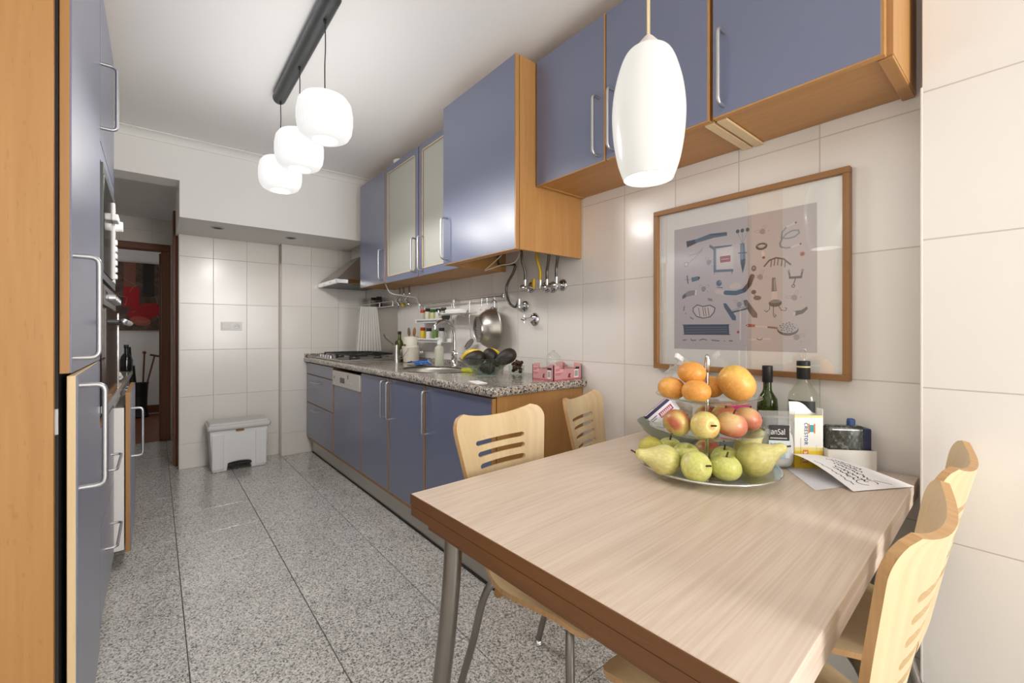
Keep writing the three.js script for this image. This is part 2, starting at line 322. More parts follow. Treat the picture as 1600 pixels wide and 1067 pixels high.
// ---------------------------------------------------------------- kitchen units
function handle(parent, x, dir, y0, y1, z, out = 0.04) {
  return part(parent, 'handle', pipe([V(x, y0, z), V(x + dir * out, y0, z), V(x + dir * out, y1, z), V(x, y1, z)], 0.0062, 0.018, 44, 10), M.satin, 'satin steel bow handle');
}
function handleZ(parent, x, dir, y, z0, z1, out = 0.035) {
  return part(parent, 'handle', pipe([V(x, y, z0), V(x + dir * out, y, z0), V(x + dir * out, y, z1), V(x, y, z1)], 0.005, 0.014, 44, 10), M.satin, 'satin steel bow handle');
}
// a slab front: coloured face, wooden core all round; x is the face, dir where it looks
function front(parent, name, x, dir, y0, y1, z0, z1, m = M.blue) {
  const a = Math.min(z0, z1), b = Math.max(z0, z1), lip = dir < 0 ? 0.007 : 0, foot = dir < 0 ? 0.004 : 0;    // the lipping shows at the near and lower edge
  const d = part(parent, name, bx(x, x - dir * 0.004, y0 + foot, y1, a, b - lip, 0.0008), m);
  part(d, 'wooden_edge', bx(x - dir * (dir < 0 ? 0.0006 : 0.003), x - dir * 0.021, y0 - 0.0008, y1 + 0.0008, a - 0.0008, b + 0.0008, 0.002, 1, z0), M.beech);
  return d;
}
const GU = 'blue fronted wall cupboards', GB = 'blue fronted base units';
// right hand wall cupboards over the table
function wallUnit(label, z0, z1, y0, y1, xf, doors, opts = {}) {        // z0 far, z1 near
  const u = thing('wall_cupboard', label, 'cupboard', [(xf + W) / 2, y0, (z0 + z1) / 2], GU), xb = xf + 0.022;
  part(u, 'side_panel', bx(xb, W - 0.003, y0, y1, z1 - 0.018, z1, 0.0015), M.beech);
  part(u, 'side_panel', bx(xb, W - 0.003, y0, y1, z0, z0 + 0.018, 0.0015), M.beech);
  part(u, 'bottom_panel', bx(xb, W - 0.003, y0 + (opts.recess ?? 0.004), y0 + 0.02, z0 + 0.018, z1 - 0.018, 0, 2), M.beech);
  part(u, 'top_panel', bx(xb, W - 0.003, y1 - 0.018, y1, z0 + 0.018, z1 - 0.018, 0, 2), M.beech);
  part(u, 'back_panel', bx(W - 0.012, W - 0.004, y0 + 0.02, y1 - 0.018, z0 + 0.018, z1 - 0.018), M.beech);
  for (const [a, b, hz] of doors) {
    const d = front(u, 'door', xf, -1, y0 - 0.004, y1, a, b); handle(d, xf, -1, y0 + 0.025, y0 + 0.26, hz);
  }
  return u;
}
{
  const u1 = wallUnit('blue two-door wall cupboard behind the oval pendant lamp', -1.53, -0.688, 1.866, 2.455, 1.40, [[-1.526, -1.118, -1.15], [-1.112, -0.692, -1.075]]);
  const u2 = wallUnit('wide blue single-door wall cupboard next to the tiled pillar', -0.684, -0.236, 1.866, 2.455, 1.40, [[-0.68, -0.25, -0.645]]);
  part(u1, 'underside_strip', bx(1.43, W - 0.004, 1.860, 1.868, -0.722, -0.69, 0.002, 0), M.maple);
  part(u2, 'underside_strip', bx(1.43, W - 0.004, 1.860, 1.868, -0.682, -0.65, 0.002, 0), M.maple);
  part(u2, 'underside_strip', bx(1.43, W - 0.004, 1.860, 1.868, -0.268, -0.238, 0.002, 0), M.beech);
}
// the deep cupboard that hides the boiler: open below
{
  const z0 = -2.188, z1 = -1.534, y0 = 1.556, y1 = 2.455, xf = 1.28;
  const u = thing('boiler_cupboard', 'deep blue cupboard with orange wood side and hoses below', 'cupboard', [1.5, y0, -1.86]);
  const side = (z) => bx(xf + 0.023, W - 0.003, y0, y1, z - 0.018, z, 0.0015);
  part(u, 'side_panel', side(z1 - 0.0), M.beech); part(u, 'side_panel', side(z0 + 0.018), M.beech);
  part(u, 'top_panel', bx(xf + 0.023, W - 0.003, y1 - 0.018, y1, z0 + 0.018, z1 - 0.018, 0, 2), M.beech);
  part(u, 'front_rail', bx(xf + 0.024, xf + 0.06, y0 + 0.004, y0 + 0.022, z0 + 0.018, z1 - 0.018, 0, 2), M.beech);
  part(u, 'inner_shelf', bx(xf + 0.06, W - 0.003, y0 + 0.32, y0 + 0.335, z0 + 0.018, z1 - 0.018, 0, 2), M.white);
  const d = front(u, 'door', xf, -1, y0, y1, z0 + 0.002, z1 - 0.002); handle(d, xf, -1, y0 + 0.03, y0 + 0.262, z0 + 0.045);
}
// far wall cupboards
const u3 = wallUnit('narrow plain blue wall cupboard beside the extractor hood', -3.83, -3.29, 1.566, 2.455, 1.40, [[-3.826, -3.294, -3.325]]);
function glassUnit(label, z0, z1, hz, y0 = 1.56, y1 = 2.455, xf = 1.40) {
  const u = thing('glazed_cupboard', label, 'cupboard', [(xf + W) / 2, y0, (z0 + z1) / 2], GU), xb = xf + 0.022, f = 0.045;
  part(u, 'side_panel', bx(xb, W - 0.003, y0, y1, z1 - 0.016, z1, 0.0015), M.beech);
  part(u, 'side_panel', bx(xb, W - 0.003, y0, y1, z0, z0 + 0.016, 0.0015), M.beech);
  part(u, 'bottom_panel', bx(xb, W - 0.003, y0 + 0.002, y0 + 0.018, z0 + 0.016, z1 - 0.016, 0, 2), M.beech);
  part(u, 'top_panel', bx(xb, W - 0.003, y1 - 0.016, y1, z0 + 0.016, z1 - 0.016, 0, 2), M.beech);
  part(u, 'shelf', bx(xb + 0.02, W - 0.013, y0 + 0.42, y0 + 0.436, z0 + 0.016, z1 - 0.016, 0, 2), M.beech);
  part(u, 'back_panel', bx(W - 0.012, W - 0.004, y0 + 0.018, y1 - 0.016, z0 + 0.016, z1 - 0.016), M.beech);
  const a = z0 + 0.004, b = z1 - 0.004;
  const rails = (x0, x1, e) => merge([bx(x0, x1, y0 - 0.002 - e, y0 + f, a - e, b + e), bx(x0, x1, y1 - f, y1 + e, a - e, b + e), bx(x0, x1, y0 + f, y1 - f, a - e, a + f), bx(x0, x1, y0 + f, y1 - f, b - f, b + e)]);
  const d = part(u, 'door', rails(xf, xf + 0.004, 0), M.blue, 'blue door frame with frosted pane');
  part(d, 'wooden_edge', rails(xf + 0.004, xf + 0.021, 0.001), M.beech);
  const g = 0.004;
  part(d, 'glazing_bead', merge([bx(xf - 0.002, xf + 0.004, y0 + f, y0 + f + 0.006, a + f, b - f), bx(xf - 0.002, xf + 0.004, y1 - f - 0.006, y1 - f, a + f, b - f), bx(xf - 0.002, xf + 0.004, y0 + f, y1 - f, a + f, a + f + 0.006), bx(xf - 0.002, xf + 0.004, y0 + f, y1 - f, b - f - 0.006, b - f)]), M.maple);
  part(d, 'frosted_pane', bx(xf + 0.007, xf + 0.011, y0 + f - 0.008, y1 - f + 0.008, a + f - 0.008, b - f + 0.008), M.frosted, 'pale frosted glass pane');
  handle(d, xf, -1, y0 + 0.03, y0 + 0.262, hz); return u;
}
glassUnit('frosted glass wall cupboard next to the plain blue narrow one', -3.285, -2.725, -2.76);
glassUnit('frosted glass wall cupboard half hidden by the boiler cupboard', -2.72, -2.192, -2.66);
{ const t = single('storage_tub', (() => { const g = lathe([[0, 0], [0.045, 0], [0.05, 0.006], [0.054, 0.042], [0.05, 0.044], [0.045, 0.01], [0, 0.008]], 28); return mv(g, 1.47, 2.456, -3.16); })(), M.plasticwhite, 'small white tub on top of the wall cupboards', 'tub'); }

// base units under the granite worktop
const XF = 1.14, YT = 0.93, YU = 0.888;
function baseUnit(name, label, z0, z1) {
  const u = thing(name, label, 'cabinet', [1.43, 0, (z0 + z1) / 2], GB);
  part(u, 'carcass', merge([bx(XF + 0.024, W - 0.01, 0.13, YU - 0.002, z0 + 0.001, z0 + 0.017), bx(XF + 0.024, W - 0.01, 0.13, YU - 0.002, z1 - 0.017, z1 - 0.001), bx(XF + 0.024, W - 0.01, 0.13, 0.146, z0 + 0.017, z1 - 0.017), bx(W - 0.016, W - 0.01, 0.146, YU - 0.002, z0 + 0.017, z1 - 0.017)]), M.beech);
  for (const z of [z0 + 0.06, z1 - 0.06]) part(u, 'foot', cyl(XF + 0.15, 0, 0.13, z, 0.02), M.black);
  return u;
}
{
  const dr = baseUnit('drawer_cabinet', 'blue drawer unit below the hob', -4.555, -3.728);
  const f1 = front(dr, 'drawer_front', XF, -1, 0.775, 0.878, -4.552, -3.732);
  const f2 = front(dr, 'drawer_front', XF, -1, 0.502, 0.768, -4.552, -3.732); handleZ(f2, XF, -1, 0.712, -4.31, -4.09);
  const f3 = front(dr, 'drawer_front', XF, -1, 0.165, 0.495, -4.552, -3.732); handleZ(f3, XF, -1, 0.455, -4.31, -4.09);
  part(dr, 'scribe_strip', bx(XF + 0.004, XF + 0.022, 0.19, 0.5, -3.729, -3.716, 0.002), M.maple);
  const dw = baseUnit('dishwasher', 'built-in dishwasher with steel control strip and blue front', -3.716, -3.102); dw.userData.category = 'dishwasher';
  const cp = part(dw, 'control_panel', bx(XF - 0.012, XF + 0.02, 0.742, 0.862, -3.712, -3.106, 0.004), mat(0xd7d2cb, 0.4, 0.35));
  part(cp, 'display', bx(XF - 0.0135, XF - 0.01, 0.775, 0.815, -3.52, -3.42, 0.001), M.blackgloss);
  part(cp, 'buttons', merge([0, 1, 2, 3].map((k) => bx(XF - 0.0135, XF - 0.01, 0.783, 0.793, -3.36 + k * 0.03, -3.345 + k * 0.03))), M.plasticgrey2);
  part(cp, 'indicator', bx(XF - 0.0135, XF - 0.01, 0.815, 0.845, -3.345, -3.333), M.black);
  part(cp, 'knob', (() => { const g = new THREE.CylinderGeometry(0.009, 0.009, 0.008, 16); g.rotateZ(Math.PI / 2); return mv(g, XF - 0.013, 0.81, -3.66); })(), M.satin);
  front(dw, 'door', XF, -1, 0.165, 0.738, -3.712, -3.106);
  const da = baseUnit('base_cupboard', 'blue base cupboard beside the dishwasher, below the spice rack', -3.1, -2.624);
  { const d = front(da, 'door', XF, -1, 0.165, 0.878, -3.097, -2.628); handle(d, XF, -1, 0.63, 0.862, -2.66); }
  const db = baseUnit('base_cupboard', 'blue base cupboard below the sink, handle at its far edge', -2.62, -2.148);
  { const d = front(db, 'door', XF, -1, 0.165, 0.878, -2.614, -2.152); handle(d, XF, -1, 0.63, 0.862, -2.572); }
  const dc = baseUnit('base_cupboard', 'blue base cupboard next to the wooden end panel', -2.144, -1.545);
  { const d = front(dc, 'door', XF, -1, 0.165, 0.878, -2.138, -1.528); handle(d, XF, -1, 0.622, 0.854, -2.105); }
  part(dc, 'end_panel', bx(XF + 0.024, W - 0.004, 0.0, YU - 0.002, -1.545, -1.524, 0.0015, 1, 0.2), M.beech, 'orange-brown wooden end panel');
  part(single('plinth', bx(XF + 0.05, XF + 0.065, 0.002, 0.128, -4.55, -1.55, 0.002, 2), M.brushed, 'brushed metal plinth under the blue base units', 'plinth'), 'lower_seal', mv(new THREE.BoxGeometry(0.004, 0.008, 2.98), XF + 0.046, 0.006, -3.05), M.rubber);
}
// worktop with sink cut-out
{
  const wt = thing('worktop', 'speckled granite worktop with rounded front edge', 'worktop', [1.43, YU, -3.0]);
  const x0 = 1.115, x1 = W - 0.002, z0 = -4.558, z1 = -1.498, r = 0.02;
  const sh = new THREE.Shape(); const rc = 0.03;
  sh.moveTo(x0, z0); sh.lineTo(x1, z0); sh.lineTo(x1, z1); sh.lineTo(x0 + rc, z1); sh.quadraticCurveTo(x0, z1, x0, z1 - rc); sh.closePath();
  const hole = new THREE.Path(); hole.absellipse(1.40, -2.51, 0.185, 0.275, 0, Math.PI * 2, true); sh.holes.push(hole);
  const bev = 0.016, g = new THREE.ExtrudeGeometry(sh, { depth: YT - YU - 2 * bev, bevelEnabled: true, bevelThickness: bev, bevelSize: bev, bevelOffset: -bev, bevelSegments: 4, curveSegments: 32 });
  const m = new THREE.Matrix4().set(1, 0, 0, 0, 0, 0, 1, 0, 0, 1, 0, 0, 0, 0, 0, 1); g.applyMatrix4(m); flip(g); g.translate(0, YU + bev, 0);
  // smooth bevel normals are not needed; real size texture
  part(wt, 'slab', grain(g, 2, 0, 1), M.worktop);
  part(wt, 'upstand', merge([bx(1.12, W - 0.004, YT, YT + 0.035, z0, z0 + 0.018, 0.003), bx(W - 0.02, W - 0.004, YT, YT + 0.035, z0 + 0.018, -2.2, 0.003)]), M.worktop);
  const sk = thing('sink', 'oval stainless steel sink set in the worktop', 'sink', [1.40, 0.76, -2.51]);
  const prof = [[0.02, 0], [0.12, 0.002], [0.16, 0.02], [0.178, 0.15], [0.184, 0.169], [0.205, 0.1715], [0.206, 0.1735], [0.182, 0.173]];
  const bowl = lathe(prof, 56); bowl.scale(1, 1, 1.42); local(sk, 'basin', bowl, M.brushed);
  local(sk, 'drain', mv(lathe([[0, 0.004], [0.03, 0.004], [0.033, 0.001]], 24), 0, 0, 0), M.chrome);
}
// ---------------------------------------------------------------- hood and hob
{
  const h = thing('extractor_hood', 'stainless steel pyramid extractor hood in the corner', 'hood', [1.5, 1.61, -4.27]);
  const a = [1.245, 1.726, -4.548, -3.985], y0 = 1.612, y1 = 1.652;
  part(h, 'lip', bx(a[0], a[1], y0, y1, a[2], a[3], 0.004, 0), M.chrome);
  const t = [1.52, 1.726, -4.4, -4.13], y2 = 1.90, P = [[a[0] + .004, y1, a[3]], [a[1], y1, a[3]], [a[1], y1, a[2]], [a[0] + .004, y1, a[2]], [t[0], y2, t[3]], [t[1], y2, t[3]], [t[1], y2, t[2]], [t[0], y2, t[2]]];
  const pos = []; for (let k = 0; k < 4; k++) { const n = (k + 1) % 4; for (const i of [k, n, n + 4, k, n + 4, k + 4]) pos.push(...P[i]); }
  const g = new THREE.BufferGeometry(); g.setAttribute('position', new THREE.BufferAttribute(new Float32Array(pos), 3)); g.computeVertexNormals(); grain(g);
  part(h, 'canopy', g, M.brushed);
  part(h, 'chimney', bx(t[0], t[1], y2 - 0.002, 2.008, t[2], t[3], 0.003), M.brushed);
  part(h, 'grease_filter', bx(a[0] + 0.03, a[1] - 0.03, y0 - 0.003, y0 + 0.002, a[2] + 0.03, a[3] - 0.03), M.darkmetal);
  part(h, 'badge', bx(a[0] - 0.001, a[0] + 0.002, 1.63, 1.637, -4.2, -4.13), M.plasticwhite);
}
{
  const h = thing('gas_hob', 'steel gas hob with black cast iron grates', 'hob', [1.42, YT, -3.99]);
  const x0 = 1.165, x1 = 1.665, z0 = -4.36, z1 = -3.63;
  part(h, 'tray', bx(x0, x1, YT + 0.0005, YT + 0.012, z0, z1, 0.005, 2), M.brushed);
  for (const [x, z, r] of [[1.34, -3.80, 0.045], [1.55, -3.80, 0.035], [1.34, -4.18, 0.035], [1.55, -4.18, 0.05]]) {
    const b = part(h, 'burner', mv(lathe([[0, 0.02], [r * 0.8, 0.02], [r, 0.014], [r, 0], [0, 0]], 28), x, YT + 0.012, z), M.darkmetal);
    part(b, 'burner_cap', mv(lathe([[0, 0.029], [r * 0.7, 0.028], [r * 0.75, 0.02], [0, 0.02]], 28), x, YT + 0.012, z), M.black);
  }
  for (const [a, b] of [[z0 + 0.02, -4.0], [-3.985, z1 - 0.02]]) {
    const bars = []; const y = YT + 0.046, X0 = x0 + 0.085, X1 = x1 - 0.02, th = 0.006;
    for (const z of [a, b]) bars.push(bx(X0, X1, y, y + 0.01, z - th, z + th)); for (const x of [X0, (X0 + X1) / 2, X1]) bars.push(bx(x - th, x + th, y, y + 0.01, a, b));
    for (const x of [(3 * X0 + X1) / 4, (X0 + 3 * X1) / 4]) { bars.push(bx(x - th, x + th, y, y + 0.01, a, a + 0.1)); bars.push(bx(x - th, x + th, y, y + 0.01, b - 0.1, b)); }
    bars.push(bx(X0, X1, y, y + 0.01, (a + b) / 2 - th, (a + b) / 2 + th));
    for (const x of [X0, X1]) for (const z of [a, b]) bars.push(bx(x - th, x + th, YT + 0.011, y, z - th, z + th));
    part(h, 'grate', merge(bars), M.black);
  }
  for (let k = 0; k < 5; k++) part(h, 'knob', cyl(x0 + 0.035 , YT + 0.012, YT + 0.036, -4.3 + k * 0.075, 0.018, 0.015, 18), M.satin);
}
const splash = single('splash_panel', bx(W - 0.004, W - 0.0005, YT + 0.036, 1.44, -4.55, -3.77, 0), M.brushed, 'brushed steel splash panel behind the hob', 'panel');

// ---------------------------------------------------------------- tall units on the left
const XL = -0.155;
{
  const f = thing('fridge_unit', 'tall blue fronted fridge unit with wooden side panel', 'fridge', [-0.46, 0, -1.8]);
  part(f, 'side_panel', bx(XLW + 0.005, XL - 0.027, 0.001, 2.5, -1.466, -1.446, 0.0015, 1, 0.4), M.beech, 'tall honey-coloured wooden side panel');
  part(f, 'body', bx(XLW + 0.005, XL - 0.04, 0.02, 2.46, -2.15, -1.468), M.plasticgrey2);
  part(f, 'gasket', bx(XL - 0.04, XL - 0.023, 0.05, 2.45, -2.14, -1.478), M.rubber);
  const u = front(f, 'upper_door', XL, 1, 1.073, 2.455, -2.158, -1.472); handle(u, XL, 1, 1.108, 1.358, -1.502, 0.046);
  const hinge = new THREE.Group(); hinge.name = 'lower_door'; // stands slightly ajar
  hinge.position.set(XL - f.position.x - 0.02, 0, -2.158 - f.position.z); hinge.rotation.y = 0.016; f.add(hinge);
  const L = 0.684;
  local(hinge, 'door_face', bx(0.016, 0.02, 0.03, 1.066, 0.001, L, 0.0012), M.blue);
  local(hinge, 'wooden_edge', bx(0, 0.0165, 0.0292, 1.0668, 0, L + 0.001, 0.003, 1, 0.7), M.maple);
  local(hinge, 'handle', pipe([V(0.02, 0.787, L - 0.03), V(0.066, 0.787, L - 0.03), V(0.066, 1.04, L - 0.03), V(0.02, 1.04, L - 0.03)], 0.0065, 0.018, 44, 10), M.satin);
  part(f, 'hinge_bracket', bx(XL - 0.04, XL - 0.022, 0.93, 0.99, -1.477, -1.468), M.satin);
}
{
  const o = thing('oven_tower', 'tall blue unit holding the microwave and the oven', 'cabinet', [-0.46, 0, -2.5]), z0 = -2.84, z1 = -2.164;
  part(o, 'carcass', merge([bx(XLW + 0.005, XL - 0.024, 0.1, 2.46, z0, z0 + 0.018), bx(XLW + 0.005, XL - 0.024, 0.1, 2.46, z1 - 0.018, z1), bx(XLW + 0.005, XL - 0.024, 2.44, 2.46, z0 + 0.018, z1 - 0.018), bx(XLW + 0.005, XL - 0.024, 0.84, 0.86, z0 + 0.018, z1 - 0.018), bx(XLW + 0.005, XL - 0.024, 1.352, 1.366, z0 + 0.018, z1 - 0.018), bx(XLW + 0.005, XL - 0.024, 1.80, 1.86, z0 + 0.018, z1 - 0.018)]), M.beech);
  part(o, 'plinth', bx(XLW + 0.02, XL - 0.05, 0, 0.1, z0, z1), M.brushed);
  const d = front(o, 'top_door', XL, 1, 1.868, 2.455, z0 + 0.003, z1 - 0.003); handle(d, XL, 1, 1.922, 2.158, z1 - 0.03, 0.044);
  part(o, 'filler_panel', bx(XL - 0.02, XL, 1.80, 1.862, z0 + 0.003, z1 - 0.003, 0.002), M.blue);
  const s = front(o, 'drawer_front', XL, 1, 0.46, 0.82, z0 + 0.004, z1 - 0.004); handleZ(s, XL, 1, 0.62, -2.66, -2.36, 0.036);
  const s2 = front(o, 'drawer_front', XL, 1, 0.1, 0.454, z0 + 0.004, z1 - 0.004); handleZ(s2, XL, 1, 0.31, -2.66, -2.36, 0.036);
  part(o, 'drawer_box', bx(XL - 0.3, XL - 0.024, 0.12, 0.80, z0 + 0.03, z1 - 0.03), M.plasticwhite);
}
{
  const m = thing('microwave', 'built-in dark microwave with cream buttons', 'microwave', [-0.4, 1.37, -2.5]), z0 = -2.815, z1 = -2.19;
  part(m, 'casing', bx(-0.62, XL - 0.004, 1.372, 1.795, z0, z1, 0.004), M.brushed);
  part(m, 'surround', merge([bx(XL - 0.004, XL + 0.006, 1.368, 1.395, z0, z1), bx(XL - 0.004, XL + 0.006, 1.765, 1.797, z0, z1), bx(XL - 0.004, XL + 0.006, 1.395, 1.765, z0, z0 + 0.02), bx(XL - 0.004, XL + 0.006, 1.395, 1.765, z1 - 0.02, z1)]), M.darkmetal);
  part(m, 'door_glass', bx(XL - 0.003, XL + 0.008, 1.40, 1.76, -2.63, z1 - 0.022, 0.002), M.blackgloss);
  part(m, 'door_trim', merge([bx(XL + 0.004, XL + 0.014, 1.41, 1.75, -2.648, -2.638), bx(XL + 0.004, XL + 0.014, 1.41, 1.75, -2.672, -2.662)]), M.plasticgrey);
  const c = part(m, 'control_strip', bx(XL - 0.003, XL + 0.008, 1.40, 1.76, z0 + 0.022, -2.675, 0.002), M.plasticgrey);
  for (let k = 0; k < 6; k++) part(c, 'button', bx(XL + 0.006, XL + 0.017, 1.42 + k * 0.032, 1.442 + k * 0.032, -2.775, -2.735, 0.004), M.plasticwhite);
  part(c, 'dial', (() => { const g = new THREE.CylinderGeometry(0.022, 0.026, 0.03, 20); g.rotateZ(-Math.PI / 2); return mv(g, XL + 0.022, 1.665, -2.74); })(), M.plasticgrey);
  part(c, 'open_bar', bx(XL + 0.006, XL + 0.03, 1.655, 1.685, -2.64, -2.55, 0.006), M.plasticgrey);
}
{
  const m = thing('oven', 'built-in dark oven with round knobs and bar handle', 'oven', [-0.4, 0.862, -2.5]), z0 = -2.815, z1 = -2.19;
  part(m, 'casing', bx(-0.66, XL - 0.002, 0.862, 1.35, z0, z1, 0.004), M.darkmetal);
  const c = part(m, 'control_panel', bx(XL - 0.002, XL + 0.008, 1.272, 1.35, z0, z1, 0.003), mat(0x4c433d, 0.25, 0.3));
  for (let k = 0; k < 4; k++) part(c, 'knob', (() => { const g = new THREE.CylinderGeometry(0.013, 0.017, 0.022, 18); g.rotateZ(-Math.PI / 2); return mv(g, XL + 0.018, 1.312, -2.76 + k * 0.11); })(), M.satin);
  part(c, 'clock', bx(XL + 0.007, XL + 0.0095, 1.295, 1.33, -2.33, -2.25), M.blackgloss);
  const d = part(m, 'door', bx(XL - 0.002, XL + 0.016, 0.9, 1.262, z0, z1, 0.003), mat(0x3c2d26, 0.08, 0.2));
  part(d, 'chrome_side', bx(XL + 0.0, XL + 0.019, 0.9, 1.262, z0 - 0.005, z0 + 0.004, 0.002), M.chrome);
  part(d, 'foot_trim', bx(XL - 0.002, XL + 0.02, 0.872, 0.9, z0 - 0.004, z1, 0.003, 2), M.satin);
  const h = part(d, 'handle', (() => { const g = new THREE.CapsuleGeometry(0.012, 0.5, 6, 16); g.rotateX(Math.PI / 2); return mv(g, XL + 0.06, 1.212, -2.5); })(), M.satin);
  for (const z of [-2.72, -2.28]) part(h, 'handle_post', rod(V(XL + 0.012, 1.212, z), V(XL + 0.06, 1.212, z), 0.008), M.darkmetal);
}
{
  const z0 = -4.44, z1 = -2.845, b = thing('side_base_unit', 'low blue base unit beyond the oven, one front standing open', 'cabinet', [-0.46, 0, -3.6]);
  part(b, 'carcass', merge([bx(XLW + 0.005, XL - 0.024, 0.1, 0.845, z0, z0 + 0.018), bx(XLW + 0.005, XL - 0.024, 0.1, 0.845, z1 - 0.018, z1), bx(XLW + 0.005, XL - 0.024, 0.1, 0.118, z0 + 0.018, z1 - 0.018), bx(XLW + 0.005, XL - 0.024, 0.1, 0.845, -3.47, -3.452)]), M.beech);
  part(b, 'plinth', bx(XLW + 0.02, XL - 0.05, 0, 0.1, z0, z1), M.brushed);
  const d = front(b, 'appliance_front', XL + 0.061, 1, 0.09, 0.872, -3.445, -2.86); handle(d, XL + 0.061, 1, 0.55, 0.79, -2.9, 0.044);
  part(b, 'appliance_body', bx(XL - 0.5, XL + 0.036, 0.1, 0.80, -3.43, -2.864, 0.004), M.plasticwhite, 'white appliance body');
  for (let k = 0; k < 3; k++) { const s = front(b, 'drawer_front', XL, 1, [0.105, 0.46, 0.66][k], [0.455, 0.655, 0.842][k], z0 + 0.004, -3.475); handleZ(s, XL, 1, [0.40, 0.6, 0.79][k], -4.06, -3.86, 0.036); }
  const w = single('side_worktop', bx(XLW + 0.004, XL + 0.02, 0.846, 0.882, z0 - 0.01, z1 - 0.003, 0.012, 2), M.worktop, 'granite worktop beyond the oven tower', 'worktop');
  const bt = thing('dark_bottle', 'slim black bottle at the end of the far worktop', 'bottle', [-0.17, 0.882, -4.36]);
  local(bt, 'glass_body', lathe([[0, 0], [0.036, 0], [0.038, 0.01], [0.038, 0.08], [0.03, 0.11], [0.013, 0.135], [0.012, 0.19], [0, 0.19]], 24), M.blackgloss);
  local(bt, 'cap', mv(lathe([[0, 0.024], [0.0145, 0.024], [0.0145, 0], [0, 0]], 18), 0, 0.172, 0), M.black);
  const bag = new THREE.IcosahedronGeometry(0.055, 3), p = bag.attributes.position; for (let i = 0; i < p.count; i++) { const q = V(p.getX(i), p.getY(i), p.getZ(i)), n = 0.75 + 0.5 * vnoise(q.x * 60 + 9, q.y * 60 + q.z * 43 + 9, 99, 99, 4); p.setXYZ(i, q.x * n * 0.8, Math.max(-0.028, q.y * n * 0.55), q.z * n * 1.3); } bag.computeVertexNormals();
  single('cloth_bundle', mv(bag, -0.195, 0.911, -3.45), mat(0xdedbd6, 0.9), 'small white cloth bundle on the far worktop', 'cloth');
}
// hall things seen through the doorway
{
  const p = thing('abstract_painting', 'large abstract red and brown painting on the hall wall', 'painting', [-0.55, 1.2, -8.19]);
  const t = canvasTex(512, 384, (c, w, h) => {
    c.fillStyle = '#5d4a40'; c.fillRect(0, 0, w, h); let s = 5; const q = () => (s = (s * 16807) % 2147483647) / 2147483647;
    for (let k = 0; k < 260; k++) { c.fillStyle = ['#6d5a4c', '#4c3a33', '#7c6a5c', '#3a2e2a', '#806050'][(q() * 5) | 0]; c.globalAlpha = 0.5; c.beginPath(); c.ellipse(q() * w, q() * h, 6 + q() * 30, 4 + q() * 16, q() * 3, 0, 7); c.fill(); }
    c.globalAlpha = 0.9; c.fillStyle = '#2b2422'; c.fillRect(w * 0.82, 0, w * 0.1, h * 0.5); c.fillStyle = '#8f5c4a'; c.fillRect(w * 0.66, 0, w * 0.1, h * 0.4);
    c.fillStyle = '#c0121c'; c.fillRect(w * 0.66, h * 0.36, w * 0.13, h * 0.3); c.fillStyle = '#b51c24'; c.beginPath(); c.ellipse(w * 0.84, h * 0.72, 80, 44, -0.3, 0, 7); c.fill(); c.fillStyle = '#c4604c'; c.beginPath(); c.ellipse(w * 0.8, h * 0.86, 46, 26, 0.2, 0, 7); c.fill();
    c.globalAlpha = 0.6; c.strokeStyle = '#a89480'; for (let k = 0; k < 40; k++) { c.lineWidth = 1 + q() * 4; c.beginPath(); const x = q() * w, y = q() * h; c.moveTo(x, y); c.quadraticCurveTo(x + 40 - q() * 80, y + 30 - q() * 60, x + 60 - q() * 120, y + 40 - q() * 80); c.stroke(); }
  });
  const g = new THREE.PlaneGeometry(1.28, 0.96); g.translate(0, 0.48, 0.032); local(p, 'canvas_print', g, mat(0xffffff, 0.6, 0, { map: t }));
  local(p, 'stretcher', mv(new THREE.BoxGeometry(1.28, 0.96, 0.03), 0, 0.48, 0.0155), M.darkwood);
}
{
  const s = thing('umbrella_stand', 'dark umbrella stand on the hall floor', 'stand', [-0.18, 0, -7.95]);
  local(s, 'holder', lathe([[0.0, 0.0], [0.11, 0.0], [0.11, 0.02], [0.09, 0.1], [0.1, 0.45], [0.115, 0.47], [0.105, 0.47], [0.085, 0.1], [0, 0.02]], 28), M.black);
  const cane = (n, l, cat, a, b, m, hook) => { const o = thing(n, l, cat, [-0.18, 0.03, -7.95]); local(o, 'shaft', rod(a, b, 0.011), m); local(o, 'grip', hook, m); return o; };
  cane('walking_cane', 'walking cane with a hammer grip leaning in the umbrella stand', 'cane', V(0, 0, 0.02), V(0.17, 0.82, 0.06), M.darkwood, rod(V(0.12, 0.83, 0.06), V(0.24, 0.80, 0.06), 0.014));
  cane('walking_cane', 'straight walking cane standing upright in the umbrella stand', 'cane', V(0.03, 0, -0.03), V(0.06, 0.85, 0.0), M.darkwood, mv(new THREE.SphereGeometry(0.022, 14, 10), 0.06, 0.86, 0.0));
  const u = thing('closed_umbrella', 'closed black umbrella in the umbrella stand', 'umbrella', [-0.18, 0.03, -7.95]);
  local(u, 'canopy', rod(V(-0.03, 0.02, 0), V(-0.09, 0.68, 0), 0.035, 14, 0.05), M.black);
  local(u, 'grip', rod(V(-0.09, 0.68, 0), V(-0.104, 0.94, 0), 0.022, 12), M.black);
}
